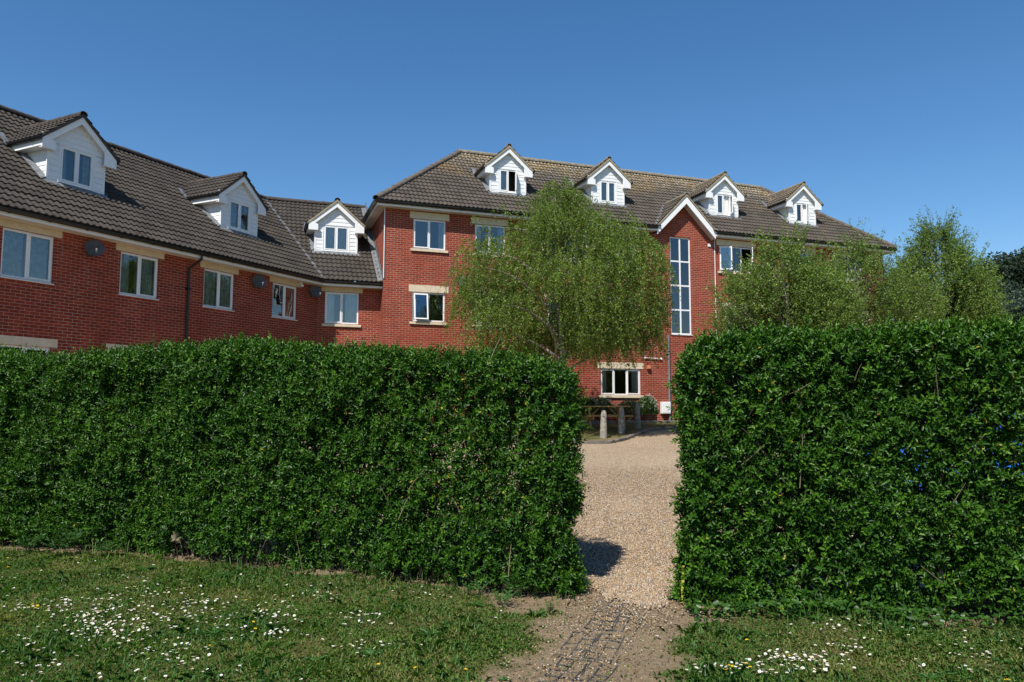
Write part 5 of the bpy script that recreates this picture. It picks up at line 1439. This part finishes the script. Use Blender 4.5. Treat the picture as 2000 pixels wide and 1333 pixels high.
shrub('small green shrub below the meter boxes, at the foot of the wall', 11.7, -.6, .45, .35, .55, 1800, 'bush', 0, tone=.5)
shrub('leafy shrub against the wall, left of the blossoming one', 5.3, -.5, 1.0, .5, .9, 9000, 'bush', 0, tone=.3)

# ------------------------------------------------------------------ blue car parked behind the right hedge
CZ = float(gz(0, 9.4)); CM = Matrix.Translation((6.35, 9.1, CZ)) @ Matrix.Rotation(R(-8), 4, 'Z')
car = empty('parked_car', CM, 'bright blue parked car glimpsed through the right hedge', 'car')
def loft(sections):
    """sections: list of (x, [(y, z)...]) closed rings"""
    mb = MB(); k = len(sections[0][1]); 
    for x, ring in sections: mb.v += [(x, y, z) for y, z in ring]
    for i in range(len(sections)-1):
        for j in range(k): mb.f.append((i*k+j, i*k+(j+1) % k, (i+1)*k+(j+1) % k, (i+1)*k+j))
    mb.f.append(tuple(range(k))[::-1]); mb.f.append(tuple((len(sections)-1)*k+j for j in range(k))); return mb
def ring(w, zb, zt, r=.12): return [(-w, zb+.1), (-w*.96, zb), (w*.96, zb), (w, zb+.1), (w, zt-r), (w*.93, zt-.03), (w*.5, zt), (-w*.5, zt), (-w*.93, zt-.03), (-w, zt-r)]
body = loft([(-2.05, ring(.72, .35, .72)), (-1.95, ring(.84, .24, .86)), (-1.2, ring(.88, .2, .97)), (-.7, ring(.89, .2, 1.0)), (1.4, ring(.89, .2, 1.02)), (1.9, ring(.86, .24, 1.0)), (2.05, ring(.78, .34, .9))])
bo = body.obj('body', MT['carblue'], car, CM, smooth=True)
cabin = loft([(-1.15, ring(.74, .93, .98, .02)), (-.45, ring(.70, .93, 1.46)), (.2, ring(.70, .93, 1.54)), (1.2, ring(.69, .93, 1.50)), (1.8, ring(.70, .93, 1.05, .05))])
cabin.obj('cabin', MT['carblue'], car, CM, smooth=True)
for sy in (-1, 1):
    for (a, b) in ((-.72, .18), (.26, 1.08)):
        mb = MB(); top = -.42 if a < 0 else a
        mb.prism([(a, sy*.755, 1.02), (b, sy*.755, 1.02), (b-.0, sy*.715, 1.42), (max(a+.28 if a < 0 else a, top), sy*.715, 1.42)], (0, sy*.012, 0)); mb.obj('side_window', MT['carglass'], car, CM)
    for x in (-1.3, 1.28):
        WMx = CM @ Matrix.Translation((x, sy*.80, .32)) @ Matrix.Rotation(R(90), 4, 'X')
        ty = MB(); ty.lathe((0, 0, -.1), [(.19, 0), (.30, 0), (.32, .03), (.32, .17), (.30, .2), (.19, .2)], 24); tw = ty.obj('wheel', MT['black'], car, WMx, smooth=True)
        ri = MB(); ri.lathe((0, 0, -.105), [(.05, 0), (.19, .01), (.19, .2), (.05, .21)], 20)
        for q in range(5):
            a = q*1.2566; ri.tube([(math.cos(a)*.04, math.sin(a)*.04, .11), (math.cos(a)*.18, math.sin(a)*.18, .105)], .022, 5)
            ri.tube([(math.cos(a)*.04, math.sin(a)*.04, -.11), (math.cos(a)*.18, math.sin(a)*.18, -.105)], .022, 5)
        ri.obj('rim', MT['chrome'], tw, WMx)
    mb = MB(); mb.prism([(-2.03, sy*.62, .62), (-1.86, sy*.84, .64), (-1.80, sy*.845, .78), (-2.0, sy*.62, .76)], (-.03, sy*.01, 0)); mb.obj('headlight', MT['lampglass'], car, CM)
    mb = MB(); mb.box((-.62, sy*.86 if sy > 0 else -1.02, .98), (-.48, 1.02 if sy > 0 else -.86, 1.10)); mb.obj('wing_mirror', MT['carblue'], car, CM, bevel=.02)
mb = MB(); mb.prism([(-1.12, -.62, .99), (-1.12, .62, .99), (-.50, .56, 1.42), (-.50, -.56, 1.42)], (-.015, 0, .02)); mb.obj('windscreen', MT['carglass'], car, CM)
mb = MB(); mb.box((-2.075, -.26, .42), (-2.06, .26, .53)); mb.obj('number_plate', MT['white'], car, CM)
